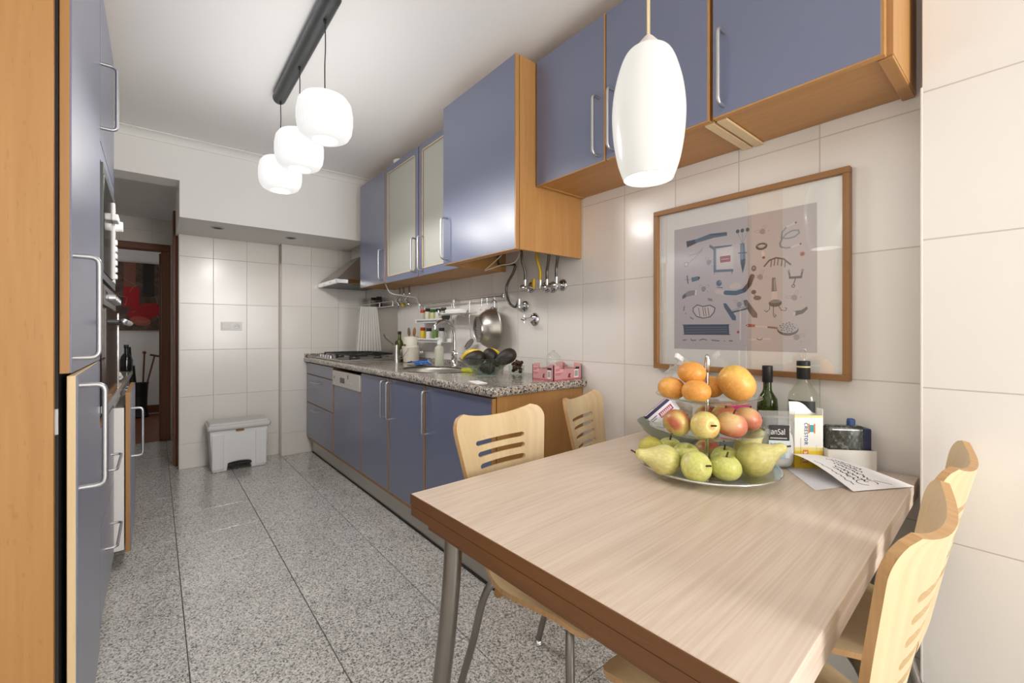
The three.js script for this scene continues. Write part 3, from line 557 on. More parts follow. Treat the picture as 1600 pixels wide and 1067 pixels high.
// ---------------------------------------------------------------- bin and socket on the end wall
{
  const b = thing('pedal_bin', 'light grey plastic pedal bin on the floor', 'bin', [0.56, 0, -4.475]), g = [];
  const sh = (x0, x1, y0, y1) => { const s = new THREE.Shape(); s.moveTo(-x0, y0); s.lineTo(-0.105, y0); s.lineTo(-0.095, y0 + 0.06); s.quadraticCurveTo(0, y0 + 0.085, 0.085, y0 + 0.06); s.lineTo(0.095, y0); s.lineTo(x0, y0); s.lineTo(x1, y1); s.lineTo(-x1, y1); s.closePath(); return s; };
  const body = new THREE.ExtrudeGeometry(sh(0.185, 0.205, 0, 0.33), { depth: 0.20, bevelEnabled: true, bevelSize: 0.012, bevelThickness: 0.014, bevelSegments: 3 }); body.translate(0, 0.012, -0.1); local(b, 'body', body, M.plasticgrey);
  for (const s of [-1, 1]) local(b, 'corner_panel', mv(new RoundedBoxGeometry(0.085, 0.3, 0.02, 2, 0.008), s * 0.158, 0.17, 0.112), M.plasticgrey);
  local(b, 'lid', mv(new RoundedBoxGeometry(0.47, 0.05, 0.275, 3, 0.022), 0, 0.372, 0.002), M.plasticgrey2);
  local(b, 'lid_top', mv(new RoundedBoxGeometry(0.44, 0.03, 0.24, 3, 0.014), 0, 0.396, 0), M.plasticgrey2);
  local(b, 'pedal', mv(new RoundedBoxGeometry(0.17, 0.016, 0.05, 2, 0.006), 0, 0.055, 0.11), M.rubber);
  local(b, 'latch', mv(new RoundedBoxGeometry(0.06, 0.018, 0.01, 2, 0.004), 0, 0.337, 0.118), mat(0x8a6a4a, 0.5));
}
{
  const s = thing('wall_socket', 'white double switch and socket plate on the tiles', 'socket', [0.533, 1.19, ZB]);
  local(s, 'plate', mv(new RoundedBoxGeometry(0.162, 0.076, 0.009, 2, 0.003), 0, 0.038, 0.0045), M.plasticwhite);
  local(s, 'rocker', mv(new RoundedBoxGeometry(0.062, 0.05, 0.006, 2, 0.002), -0.04, 0.038, 0.011), M.plasticwhite);
  const f = local(s, 'socket_insert', mv(lathe([[0, 0.001], [0.017, 0.001], [0.02, 0.005], [0.026, 0.005], [0.027, 0]], 28).rotateX(Math.PI / 2), 0.04, 0.038, 0.009), M.plasticgrey);
  local(f, 'pin_holes', merge([-1, 1].map((k) => mv(new THREE.CylinderGeometry(0.0026, 0.0026, 0.002, 10).rotateX(Math.PI / 2), 0.04 + k * 0.0095, 0.038, 0.0115))), M.black);
}
// ---------------------------------------------------------------- table
const TY = 0.748;
{
  const t = thing('dining_table', 'extending dining table with pale wood top and brown edge', 'table', [1.113, 0, -0.638], null, 0.033);
  const X0 = -0.582, X1 = 0.593, Z0 = -0.434, Z1 = 0.428;
  local(t, 'table_top', bx(X0 + 0.002, X1, TY - 0.028, TY, Z0 + 0.002, Z1, 0.002, 0), M.oak);
  local(t, 'edge_band', bx(X0, X0 + 0.003, TY - 0.0285, TY - 0.0015, Z0, Z1 - 0.001, 0, 2), M.tableedge, 'brown edge band of the top');
  local(t, 'edge_band', bx(X0 + 0.003, X1, TY - 0.0285, TY - 0.0015, Z0, Z0 + 0.003, 0, 0), M.tableedge, 'brown edge band of the top');
  local(t, 'lower_leaf', bx(X0 + 0.005, X1, TY - 0.056, TY - 0.031, Z0 + 0.004, Z1 - 0.002, 0.001, 0), M.oak, 'extension leaf under the top');
  local(t, 'edge_band', bx(X0 + 0.001, X0 + 0.006, TY - 0.0565, TY - 0.0305, Z0 + 0.002, Z1 - 0.003, 0.001, 2), M.tableedge, 'brown edge band of the lower leaf');
  for (const [x0, x1, z0, z1, ax] of [[X0 + 0.03, X0 + 0.048, Z0 + 0.04, Z1 - 0.04, 2], [X0 + 0.048, X1 - 0.05, Z0 + 0.04, Z0 + 0.058, 0], [X0 + 0.048, X1 - 0.05, Z1 - 0.058, Z1 - 0.04, 0]]) local(t, 'apron', bx(x0, x1, TY - 0.09, TY - 0.056, z0, z1, 0.001, ax), M.tableedge);
  for (const sx of [0, 1]) for (const sz of [0, 1]) {
    const x = sx ? X1 - 0.09 : X0 + 0.078, z = sz ? Z1 - 0.085 : Z0 + 0.085, ox = sx ? 1 : -1, oz = sz ? 1 : -1;
    const l = local(t, 'leg', hose([V(x, TY - 0.056, z), V(x, 0.62, z), V(x + ox * 0.006, 0.45, z + oz * 0.01), V(x + ox * 0.022, 0.2, z + oz * 0.034), V(x + ox * 0.036, 0.012, z + oz * 0.055)], 0.0235, 32, 18), M.legsteel, 'brushed steel tube leg');
    local(l, 'foot', cyl(x + ox * 0.036, 0.0, 0.016, z + oz * 0.055, 0.024, 0.024, 18), M.rubber);
  }
}
// ---------------------------------------------------------------- bent plywood chairs
function shellGeo(nSlots) {
  // side profile, s in metres from the top of the back: (forward z, height y)
  const prof = fillet([V(0.0, 0.905, 0.075), V(0, 0.70, 0.03), V(0, 0.485, -0.01), V(0, 0.452, -0.06), V(0, 0.444, -0.22), V(0, 0.458, -0.40), V(0, 0.43, -0.455)].map((p) => p), 0.05, 6);
  const L = [0]; for (let i = 1; i < prof.length; i++) L.push(L[i - 1] + prof[i].distanceTo(prof[i - 1]));
  const S = L[L.length - 1], at = (s) => { let i = 1; while (i < L.length - 1 && L[i] < s) i++; return V().lerpVectors(prof[i - 1], prof[i], (s - L[i - 1]) / (L[i] - L[i - 1])); };
  const slots = []; for (let k = 0; k < nSlots; k++) slots.push([0.092 + k * 0.0395, 0.1095 + k * 0.0395]);
  const vs = new Set([0]); const add = (a, b, n) => { for (let k = 0; k <= n; k++) vs.add(+(a + (b - a) * k / n).toFixed(5)); };
  add(0, 0.05, 8); add(0.05, slots[0][0], 4); slots.forEach(([a, b], k) => { add(a, b, 4); if (k + 1 < slots.length) add(b, slots[k + 1][0], 2); }); add(slots[slots.length - 1][1], S - 0.06, 26); add(S - 0.06, S, 7);
  const v = [...vs].sort((a, b) => a - b), us = [-1, -0.98, -0.9, -0.8, -0.68, -0.58, -0.45, -0.3, -0.15, 0, 0.15, 0.3, 0.45, 0.58, 0.68, 0.8, 0.9, 0.98, 1], SE = 0.58;
  const half = (s) => {
    const rc = 0.055; let w;
    if (s < 0.42) w = 0.212 - 0.075 * (Math.min(s, 0.4) / 0.4) ** 1.1; else if (s < 0.62) { const t = (s - 0.42) / 0.2; w = 0.137 + 0.068 * t * t * (3 - 2 * t); } else w = 0.205 - 0.012 * (s - 0.62) / (S - 0.62);
    if (s < rc) w -= rc - Math.sqrt(rc * rc - (rc - s) ** 2); const re = 0.06; if (S - s < re) w -= re - Math.sqrt(Math.max(0, re * re - (re - (S - s)) ** 2)); return w;
  };
  const P = (u, s, jr) => {
    let uu = u;
    if (Math.abs(Math.abs(u) - SE) < 1e-6) for (const [a, b] of slots) if (s >= a - 1e-5 && s <= b + 1e-5) { const t = (s - (a + b) / 2) / ((b - a) / 2), r = (b - a) / 2; uu = Math.sign(u) * (SE - (r * (1 - Math.sqrt(Math.max(0, 1 - t * t)))) / half(s)); }
    const dip = 0.022 * Math.max(0, 1 - s / 0.16) ** 1.5 * (1 - Math.min(1, Math.abs(u)) ** 2.2), p = at(s + dip), w = half(s), back = clamp((0.46 - s) / 0.2, 0, 1), x = uu * w;
    const bend = -0.04 * back * (x / 0.2) ** 2, dish = (1 - back) * 0.012 * (x / 0.2) ** 2;
    return V(x, p.y + dish, p.z + bend);
  };
  const G = v.map((s) => us.map((u) => P(u, s))), N = G.map((r, j) => r.map((_, i) => {
    const a = V().subVectors(G[Math.min(j + 1, v.length - 1)][i], G[Math.max(j - 1, 0)][i]), b = V().subVectors(G[j][Math.min(i + 1, us.length - 1)], G[j][Math.max(i - 1, 0)]);
    return b.cross(a).normalize();                             // towards the sitter
  }));
  const th = 0.0065, face = { p: [], n: [], uv: [] }, edge = { p: [], n: [] };
  const hole = (j, i) => { const s = (v[j] + v[j + 1]) / 2, u = (us[i] + us[i + 1]) / 2; return Math.abs(u) < SE && slots.some(([a, b]) => s > a && s < b); };
  const corner = (j, i, sd) => G[j][i].clone().addScaledVector(N[j][i], sd * th);
  const quad = (o, q, n, uv) => { for (const k of [0, 1, 2, 0, 2, 3]) { o.p.push(q[k].x, q[k].y, q[k].z); const m = Array.isArray(n) ? n[k] : n; o.n.push(m.x, m.y, m.z); if (uv) o.uv.push(...uv[k]); } };
  for (let j = 0; j + 1 < v.length; j++) for (let i = 0; i + 1 < us.length; i++) {
    if (hole(j, i)) continue;
    const id = [[j, i], [j, i + 1], [j + 1, i + 1], [j + 1, i]], uv = id.map(([a, b]) => [us[b] * 0.2 , v[a]]);
    const n = id.map(([a, b]) => N[a][b]), neg = n.map((m) => m.clone().negate());
    quad(face, id.map(([a, b]) => corner(a, b, 1)), n, uv);
    quad(face, [id[3], id[2], id[1], id[0]].map(([a, b]) => corner(a, b, -1)), [neg[3], neg[2], neg[1], neg[0]], [uv[3], uv[2], uv[1], uv[0]]);
    const nb = [[j - 1, i, 0, 1], [j, i + 1, 1, 2], [j + 1, i, 2, 3], [j, i - 1, 3, 0]];
    for (const [jj, ii, a, b] of nb) {
      const out = jj < 0 || ii < 0 || jj >= v.length - 1 || ii >= us.length - 1; if (!out && !hole(jj, ii)) continue;
      const A = id[a], B = id[b], q = [corner(...A, -1), corner(...A, 1), corner(...B, 1), corner(...B, -1)];
      const nn = V().subVectors(q[1], q[0]).cross(V().subVectors(q[3], q[0])).normalize(), cen = V().addVectors(q[0], q[2]).multiplyScalar(0.5), mid = id.reduce((m, [a2, b2]) => m.add(G[a2][b2]), V()).multiplyScalar(0.25);
      if (nn.dot(V().subVectors(cen, mid)) < 0) { nn.negate(); q.reverse(); } if (out) quad(edge, q, nn); else quad(face, q, nn, [A, A, B, B].map(([a2, b2]) => [us[b2] * 0.2, v[a2]]));
    }
  }
  const mk = (o) => { const g = new THREE.BufferGeometry(); g.setAttribute('position', new THREE.BufferAttribute(new Float32Array(o.p), 3)); g.setAttribute('normal', new THREE.BufferAttribute(new Float32Array(o.n), 3)); if (o.uv) g.setAttribute('uv', new THREE.BufferAttribute(new Float32Array(o.uv), 2)); else grain(g); return g; };
  return [mk(face), mk(edge)];
}
const [shellFace, shellEdge] = shellGeo(5);
function makeChair(label, x, z, turn) {         // the sitter looks towards local -z
  const c = thing('plywood_chair', label, 'chair', [x, 0, z], 'bent plywood chairs', turn);
  local(c, 'shell', shellFace, M.maple, 'one-piece bent maple plywood seat and slotted back'); local(c, 'shell_edge', shellEdge, M.plyedge, 'brown laminated plywood edge');
  for (const s of [-1, 1]) {
    local(c, 'leg', legGeo(s, 1), M.legsteel); local(c, 'leg', legGeo(s, -1), M.legsteel);
    for (const k of [1, -1]) local(c, 'glide', mv(lathe([[0, 0], [0.015, 0], [0.017, 0.006], [0.014, 0.022], [0, 0.024]], 16), s * (k > 0 ? 0.191 : 0.178), 0, k > 0 ? 0.037 : -0.426), M.chrome);
  }
  local(c, 'seat_frame', frameGeo, M.legsteel); return c;
}
const legGeo = (() => { const m = {}; return (s, k) => m[s + ',' + k] ??= k > 0
  ? hose([V(s * 0.12, 0.424, -0.12), V(s * 0.155, 0.42, -0.095), V(s * 0.168, 0.38, -0.075), V(s * 0.178, 0.22, -0.03), V(s * 0.19, 0.02, 0.035)], 0.0115, 28, 12)
  : hose([V(s * 0.12, 0.424, -0.36), V(s * 0.15, 0.418, -0.385), V(s * 0.163, 0.38, -0.395), V(s * 0.17, 0.22, -0.405), V(s * 0.178, 0.02, -0.425)], 0.0115, 28, 12); })();
const frameGeo = merge([rod(V(-0.125, 0.424, -0.12), V(0.125, 0.424, -0.12), 0.0105, 12), rod(V(-0.125, 0.424, -0.36), V(0.125, 0.424, -0.36), 0.0105, 12), rod(V(-0.11, 0.424, -0.12), V(-0.11, 0.424, -0.36), 0.0105, 12), rod(V(0.11, 0.424, -0.12), V(0.11, 0.424, -0.36), 0.0105, 12)]);
makeChair('plywood chair pushed under the far side, nearest the blue base units', 0.925, -1.15, Math.PI + 0.08);
makeChair('plywood chair turned at an angle at the far side, beside the tiled wall', 1.445, -1.232, Math.PI + 0.34);
makeChair('plywood chair nearest the camera, its back cut by the photo bottom', 0.925, -0.158, 0.02);
makeChair('plywood chair at the near side, against the tiled pillar', 1.368, -0.165, 0.03);
// ---------------------------------------------------------------- things on the granite worktop
const fruitMat = (c, r = 0.4, s = 1) => { const k = [c >> 16, (c >> 8) & 255, c & 255]; return mat(0xffffff, r, 0, { map: dataTex(128, 128, (u, v) => { const n = vnoise(u * 40, v * 40, 40, 40, s) * 0.5 + vnoise(u * 9, v * 9, 9, 9, s + 1) * 0.6; return k.map((x) => clamp(x * (0.86 + 0.24 * n), 0, 255)); }) }); };
{
  const f = thing('mixer_tap', 'tall chrome kitchen tap with arched spout', 'tap', [1.61, YT, -2.60]);
  local(f, 'base', lathe([[0, 0.05], [0.022, 0.05], [0.024, 0.01], [0.028, 0], [0, 0]], 24), M.chrome);
  local(f, 'spout', hose([V(0, 0.04, 0), V(0, 0.2, 0), V(-0.01, 0.27, 0), V(-0.05, 0.315, 0), V(-0.11, 0.315, 0), V(-0.15, 0.285, 0), V(-0.155, 0.26, 0)], 0.0115, 40, 14), M.chrome);
  local(f, 'mixer_body', lathe([[0.0, 0.05], [0.02, 0.05], [0.02, 0.1], [0.014, 0.115], [0, 0.116]], 24), M.chrome);
  local(f, 'lever', rod(V(0, 0.085, 0.01), V(-0.03, 0.1, 0.085), 0.006, 10, 0.004), M.chrome);
}
{
  const s = thing('soap_dispenser', 'clear pump bottle of dish soap with green label', 'soap bottle', [1.548, YT, -2.70]);
  local(s, 'bottle', (() => { const g = lathe([[0, 0], [0.03, 0], [0.034, 0.006], [0.034, 0.125], [0.028, 0.142], [0.012, 0.15], [0.012, 0.156], [0, 0.156]], 28); g.scale(1, 1, 0.8); return g; })(), phys({ color: 0xe2e4d2, roughness: 0.15, transmission: 0.35, thickness: 0 }));
  local(s, 'pump', merge([mv(lathe([[0, 0.03], [0.012, 0.03], [0.015, 0], [0, 0]], 18), 0, 0.154, 0), rod(V(0, 0.18, 0), V(0, 0.2, 0), 0.004), rod(V(0.006, 0.2, 0), V(-0.035, 0.197, 0.01), 0.006)]), M.plasticwhite);
  const t = canvasTex(64, 96, (c) => { c.fillStyle = '#c8d98a'; c.fillRect(0, 0, 64, 96); c.fillStyle = '#7ca63a'; c.fillRect(0, 50, 64, 46); c.fillStyle = '#274a22'; c.fillRect(18, 14, 16, 12); c.fillStyle = '#eef0cf'; c.fillRect(10, 60, 40, 6); });
  const g = new THREE.CylinderGeometry(0.0346, 0.0346, 0.085, 14, 1, true, Math.PI * 1.12, 1.2); g.scale(1, 1, 0.8); local(s, 'label', mv(g, 0, 0.07, 0), mat(0xffffff, 0.5, 0, { map: t, side: THREE.DoubleSide }));
}
{ // crumpled blue cloth
  const g = new THREE.PlaneGeometry(0.30, 0.13, 40, 20), p = g.attributes.position; g.rotateX(-Math.PI / 2);
  for (let i = 0; i < p.count; i++) { const x = p.getX(i), z = p.getZ(i); p.setY(i, 0.006 + 0.034 * vnoise(x * 22 + 7, z * 24 + 7, 99, 99, 14) * (1 - Math.abs(x) / 0.19)); p.setX(i, x + 0.015 * Math.sin(z * 50)); } g.computeVertexNormals(); g.rotateY(1.35);
  const t = dataTex(64, 64, (u, v) => ((u * 5) % 1 < 0.07 || (v * 3) % 1 < 0.1) ? [170, 195, 225] : [24, 92, 178]);
  const sol = single('dish_cloth', mv(g, 1.525, YT + 0.001, -2.95), mat(0xffffff, 0.9, 0, { map: t, side: THREE.DoubleSide }), 'crumpled blue checked dish cloth beside the sink', 'cloth');
}
{
  const g = new RoundedBoxGeometry(0.06, 0.022, 0.085, 2, 0.006); g.rotateY(0.4);
  single('sponge', mv(g, 1.475, YT + 0.011, -2.21), fruitMat(0xc9cf3e, 0.9, 5), 'yellow-green sponge by the glass bowl', 'sponge');
}
{ // cream kitchen pail with spoons
  const b = thing('utensil_pail', 'cream lidded pail with wire handle behind the cloth', 'pail', [1.60, YT, -3.24]);
  const cream = mat(0xe4dccb, 0.45);
  local(b, 'pail_body', lathe([[0, 0], [0.058, 0], [0.062, 0.006], [0.07, 0.115], [0.074, 0.12], [0.074, 0.128], [0.064, 0.132], [0.06, 0.135], [0.061, 0.2], [0.052, 0.21], [0.05, 0.2], [0.052, 0.14], [0, 0.12]], 40), cream);
  local(b, 'wire_handle', hose([V(-0.05, 0.12, 0.055), V(-0.072, 0.08, 0.05), V(-0.085, 0.045, 0.03), V(-0.088, 0.03, 0), V(-0.085, 0.04, -0.03), V(-0.07, 0.08, -0.05), V(-0.05, 0.12, -0.055)], 0.003, 30, 6), M.satin);
  local(b, 'clip', mv(new RoundedBoxGeometry(0.012, 0.016, 0.02, 1, 0.003), -0.066, 0.14, 0.02), mat(0x6a5548, 0.5));
  for (const [dz, tilt, c, l] of [[-0.02, -0.14, 0x7d6a50, 'dark wooden spoon standing in the cream pail'], [0.025, 0.22, 0x9c6a3c, 'reddish wooden spoon leaning in the cream pail']]) {
    const s = thing('wooden_spoon', l, 'spoon', [1.60, YT + 0.13, -3.24 + dz]); const m = mat(c, 0.6);
    local(s, 'shaft', rod(V(0, 0, 0), V(0, 0.1, tilt * 0.12), 0.005), m);
    const g = new THREE.SphereGeometry(0.03, 18, 12); g.scale(0.3, 1.25, 0.75); g.rotateX(tilt); local(s, 'bowl', mv(g, 0, 0.115, tilt * 0.14), m);
  }
}
{
  const g = thing('box_grater', 'small steel box grater next to the cream pail', 'grater', [1.50, YT, -3.30]);
  const b = new THREE.CylinderGeometry(0.025, 0.036, 0.14, 4, 1); b.rotateY(Math.PI / 4); local(g, 'body', mv(b, 0, 0.07, 0).toNonIndexed(), M.steel);
  const dots = []; for (let i = 0; i < 7; i++) for (const s of [-0.009, 0, 0.009]) dots.push(mv(new THREE.SphereGeometry(0.0028, 6, 5), -0.0255 + i * 0.0011, 0.02 + i * 0.016, s)); local(g, 'teeth', merge(dots), M.black);
  local(g, 'grip', hose([V(0, 0.138, -0.016), V(0, 0.165, -0.012), V(0, 0.17, 0), V(0, 0.165, 0.012), V(0, 0.138, 0.016)], 0.004, 16, 8), M.black);
}
{
  const b = thing('oil_bottle', 'green oil bottle behind the grater', 'bottle', [1.56, YT, -3.37]);
  local(b, 'glass_body', lathe([[0, 0], [0.03, 0], [0.033, 0.006], [0.033, 0.14], [0.026, 0.165], [0.014, 0.19], [0.012, 0.235], [0, 0.235]], 24), phys({ color: 0x6d7424, roughness: 0.08, transmission: 0.55, thickness: 0 }));
  local(b, 'cap', mv(lathe([[0, 0.024], [0.0145, 0.024], [0.0145, 0], [0, 0]], 18), 0, 0.226, 0), M.black);
  local(b, 'label', mv(new THREE.CylinderGeometry(0.0334, 0.0334, 0.06, 24, 1, true), 0, 0.07, 0), mat(0xd8cfb0, 0.7));
}
{ // glass bowl of fruit
  const bx0 = 1.40, bz = -1.93, b = thing('fruit_bowl', 'large glass bowl of avocados and yellow fruit on the worktop', 'bowl', [bx0, YT, bz]);
  local(b, 'glass_bowl', lathe([[0, 0.002], [0.055, 0.002], [0.062, 0.006], [0.075, 0.03], [0.12, 0.07], [0.152, 0.098], [0.155, 0.101], [0.152, 0.102], [0.117, 0.074], [0.07, 0.034], [0.05, 0.01], [0, 0.008]], 56), phys({ color: new THREE.Color().setRGB(0.76, 0.83, 0.79), roughness: 0.02, transmission: 1, thickness: 0, ior: 1.6 }));
  const av = fruitMat(0x2b241f, 0.5, 21), ye = fruitMat(0xe6c22a, 0.42, 25);
  const egg = (l, w) => { const g = lathe(Array.from({ length: 17 }, (_, i) => { const t = i / 16 * Math.PI; return [w * Math.sin(t) * (1 - 0.22 * Math.cos(t)), -l * Math.cos(t)]; }), 28); return g; };
  const put = (name, label, cat, grp, g, m, x, y, z, rx, rz) => { const o = new THREE.Mesh(g, m); o.name = numbered(name); o.position.set(bx0 + x, YT + y, bz + z); if (rx.isVector3) o.quaternion.setFromUnitVectors(V(0, 1, 0), rx.normalize()); else o.rotation.set(rx, 0, rz); o.castShadow = o.receiveShadow = true; scene.add(o); o.userData = { label, category: cat, group: grp }; };
  put('avocado', 'dark avocado lying at the front of the glass bowl', 'avocado', 'avocados in the glass bowl', egg(0.064, 0.04), av, -0.055, 0.098, -0.04, V(0.75, 0.25, 0.6), 0);
  put('avocado', 'dark avocado in the middle of the glass bowl', 'avocado', 'avocados in the glass bowl', egg(0.06, 0.038), av, 0.03, 0.1, 0.012, V(-0.5, 0.75, -0.3), 0);
  put('avocado', 'dark avocado at the right of the glass bowl', 'avocado', 'avocados in the glass bowl', egg(0.064, 0.04), av, 0.06, 0.106, 0.092, V(0.7, 0.45, 0.5), 0);
  put('avocado', 'dark avocado low in the glass bowl under the others', 'avocado', 'avocados in the glass bowl', egg(0.046, 0.034), av, -0.015, 0.048, 0.025, V(0.7, 0, 0.7), 0);
  const banana = (a0, a1, r) => { const pts = []; for (let k = 0; k <= 10; k++) { const a = a0 + (a1 - a0) * k / 10; pts.push(V(r * Math.cos(a), r * Math.sin(a), 0)); } const g = new THREE.TubeGeometry(new THREE.CatmullRomCurve3(pts), 24, 0.017, 12), p = g.attributes.position, c = new THREE.CatmullRomCurve3(pts); for (let i = 0; i < p.count; i++) { const ring = Math.floor(i / 13), t = ring / 24, q = c.getPointAt(t), k = 0.45 + 0.55 * Math.sin(Math.PI * clamp(t, 0.06, 0.94)) ** 0.5; p.setXYZ(i, q.x + (p.getX(i) - q.x) * k, q.y + (p.getY(i) - q.y) * k, q.z + (p.getZ(i) - q.z) * k); } g.computeVertexNormals(); return g; };
  const bn = banana(0.4, 2.8, 0.075); bn.rotateY(-0.9);
  put('banana', 'yellow banana arching at the left of the glass bowl', 'banana', 'bananas in the glass bowl', bn, ye, -0.04, 0.058, -0.06, 0, 0);
  const bn2 = banana(0.5, 2.7, 0.075); bn2.rotateY(-1.2);
  put('banana', 'yellow banana behind the avocados in the glass bowl', 'banana', 'bananas in the glass bowl', bn2, ye, 0.045, 0.062, -0.02, 0, 0);
}
{
  const j = thing('lidded_dish', 'small glass dish filled with dark brown pods', 'dish', [1.615, YT, -1.93]);
  local(j, 'glass_dish', lathe([[0, 0.002], [0.038, 0.002], [0.046, 0.02], [0.048, 0.05], [0.046, 0.05], [0.043, 0.02], [0, 0.008]], 36), M.dish);
  const gs = []; for (let k = 0; k < 26; k++) { const a = rr(0, 6.28), r = rr(0, 0.034), g = new THREE.DodecahedronGeometry(rr(0.008, 0.014), 0); g.rotateX(rr(0, 3)); gs.push(mv(g, r * Math.cos(a), rr(0.03, 0.082) - r * 0.5, r * Math.sin(a))); }
  const o = single('brown_pods', mv(merge(gs), 1.615, YT, -1.93), mat(0x4a2c1b, 0.7), 'heap of dark brown dried pods in the small dish', 'pods'); o.userData.kind = 'stuff';
}
{ const g = new RoundedBoxGeometry(0.055, 0.003, 0.12, 1, 0.001); g.rotateY(-0.25); single('folded_paper', mv(g, 1.195, YT + 0.0018, -1.72), M.paper, 'small folded white paper at the worktop front edge', 'paper'); }
{ // pink fruit crate
  const c = thing('fruit_crate', 'pink printed cardboard fruit crate on the worktop corner', 'crate', [1.615, YT, -1.60]);
  const tex = canvasTex(512, 192, (g, w, h) => {
    g.fillStyle = '#cd9698'; g.fillRect(0, 0, w, h); g.fillStyle = '#bd5f66'; g.fillRect(0, h - 16, w, 16); g.fillStyle = '#dca6a8'; g.fillRect(20, 30, 150, 60); g.fillStyle = '#b53b4a'; g.fillRect(30, 44, 110, 9); g.fillRect(30, 62, 80, 9); g.fillRect(30, 100, 120, 6); g.fillRect(30, 116, 90, 6);
    g.fillStyle = '#f3f0ee'; g.fillRect(370, 66, 76, 100); g.fillStyle = '#222'; g.fillRect(366, 34, 100, 26); for (let k = 0; k < 9; k++) g.fillRect(378 + k * 7, 78, k % 3 ? 3 : 5, 74); g.fillStyle = '#7a2a34'; g.beginPath(); g.moveTo(250, 160); g.lineTo(270, 110); g.lineTo(310, 165); g.fill(); g.beginPath(); g.arc(290, 120, 14, 0, 7); g.fill();
  });
  const pm = mat(0xffffff, 0.75, 0, { map: tex }), inner = mat(0xd9a79f, 0.85);
  // body axes: length along x .20, width along z .16
  const wall = (len) => { const s = new THREE.Shape(); s.moveTo(-len / 2, 0); s.lineTo(len / 2, 0); s.lineTo(len / 2, 0.078); s.lineTo(len / 2 - 0.035, 0.078); s.lineTo(len / 2 - 0.045, 0.056); s.lineTo(-len / 2 + 0.045, 0.056); s.lineTo(-len / 2 + 0.035, 0.078); s.lineTo(-len / 2, 0.078); s.closePath(); const g = new THREE.ExtrudeGeometry(s, { depth: 0.004, bevelEnabled: false }), uv = g.attributes.uv, p = g.attributes.position; for (let i = 0; i < p.count; i++) uv.setXY(i, p.getX(i) / len + 0.5, p.getY(i) / 0.078); return g; };
  local(c, 'front_panel', mv(wall(0.205), 0, 0, 0.072), pm); local(c, 'back_panel', mv(wall(0.205), 0, 0, -0.08), pm);
  local(c, 'side_panel', mv(wall(0.156).rotateY(-Math.PI / 2), -0.0985, 0, -0.002), pm); local(c, 'side_panel', mv(wall(0.156).rotateY(-Math.PI / 2), 0.1025, 0, -0.002), pm);
  local(c, 'base', mv(new THREE.BoxGeometry(0.2, 0.004, 0.15), 0, 0.003, -0.002), inner);
  for (const sx of [-1, 1]) for (const sz of [-1, 1]) local(c, 'corner_post', mv(new THREE.BoxGeometry(0.022, 0.079, 0.022), sx * 0.086, 0.0445, sz * 0.06 - 0.002), inner);
  c.rotation.y = 0.0;
  const p = thing('plastic_cup', 'clear plastic domed cup standing in the pink crate', 'cup', [1.585, YT + 0.006, -1.60]);
  local(p, 'cup', lathe([[0, 0.002], [0.026, 0.002], [0.036, 0.085], [0.038, 0.087]], 32), M.film);
  local(p, 'dome_lid', mv(lathe([[0.039, 0], [0.039, 0.006], [0.034, 0.026], [0.02, 0.042], [0.008, 0.046], [0.008, 0.056], [0, 0.056]], 32), 0, 0.087, 0), M.film);
}
// ---------------------------------------------------------------- rail with hanging tools, racks
const RX = W - 0.045;
{
  const r = thing('hanging_rail', 'chrome rail along the tiles above the sink', 'rail', [RX, 1.39, -2.7]);
  part(r, 'bar', rod(V(RX, 1.398, -3.27), V(RX, 1.398, -2.13), 0.006, 12), M.chrome);
  for (const z of [-3.25, -2.72, -2.14]) part(r, 'bracket', merge([bx(RX - 0.012, W, 1.384, 1.412, z - 0.012, z + 0.012, 0.003)]), M.chrome);
  for (const z of [-2.36, -2.3, -2.22]) part(r, 'hook', pipe([V(RX, 1.404, z), V(RX - 0.012, 1.398, z), V(RX - 0.012, 1.32, z), V(RX - 0.024, 1.315, z), V(RX - 0.026, 1.33, z)], 0.0025, 0.01, 20, 6), M.chrome);
}
{ // colander hanging on its side
  const c = thing('colander', 'round steel colander hanging from the rail', 'colander', [W - 0.075, 1.19, -2.235]);
  const b = lathe([[0, 0], [0.074, 0], [0.08, -0.014], [0.082, -0.012], [0.08, 0.002], [0.1, 0.02], [0.122, 0.055], [0.13, 0.09], [0.14, 0.095], [0.139, 0.098], [0.127, 0.094], [0.118, 0.057], [0.097, 0.024], [0.072, 0.003], [0, 0.003]], 56);
  // local axis y is the bowl axis (base at 0): turn so that the base looks into the room, slightly to the far side
  const q = new THREE.Quaternion().setFromUnitVectors(V(0, 1, 0), V(1, 0.05, 0.28).normalize());
  b.applyQuaternion(q); local(c, 'bowl', mv(b, -0.075, 0, -0.02), M.steel);
  const dots = []; for (let k = 0; k < 5; k++) for (let n = 0; n < 6 + 5 * k; n++) { const a = n / (6 + 5 * k) * 6.283, rad = 0.012 + k * 0.012, g = new THREE.CylinderGeometry(0.0022, 0.0022, 0.002, 7); g.translate(rad * Math.cos(a), -0.0006, rad * Math.sin(a)); dots.push(g); }
  const dg = merge(dots); dg.applyQuaternion(q); const dd = local(c, 'holes', mv(dg, -0.075, 0, -0.02), M.black); dd.userData.kind = 'stuff';
  for (const s of [1, -1]) { const h = hose([V(0.045, 0, 0.13), V(0.05, 0, 0.155), V(0.03, 0, 0.178), V(0, 0, 0.185), V(-0.03, 0, 0.178), V(-0.05, 0, 0.155), V(-0.045, 0, 0.13)].map((p) => V(p.x, 0.092, p.z)), 0.004, 30, 8); h.rotateY(s > 0 ? Math.PI / 2 : -Math.PI / 2); h.applyQuaternion(q); h.rotateX(Math.PI / 2 * 0); const g2 = mv(h, -0.075, 0, -0.02); local(c, 'handle', g2, M.steel); }
}
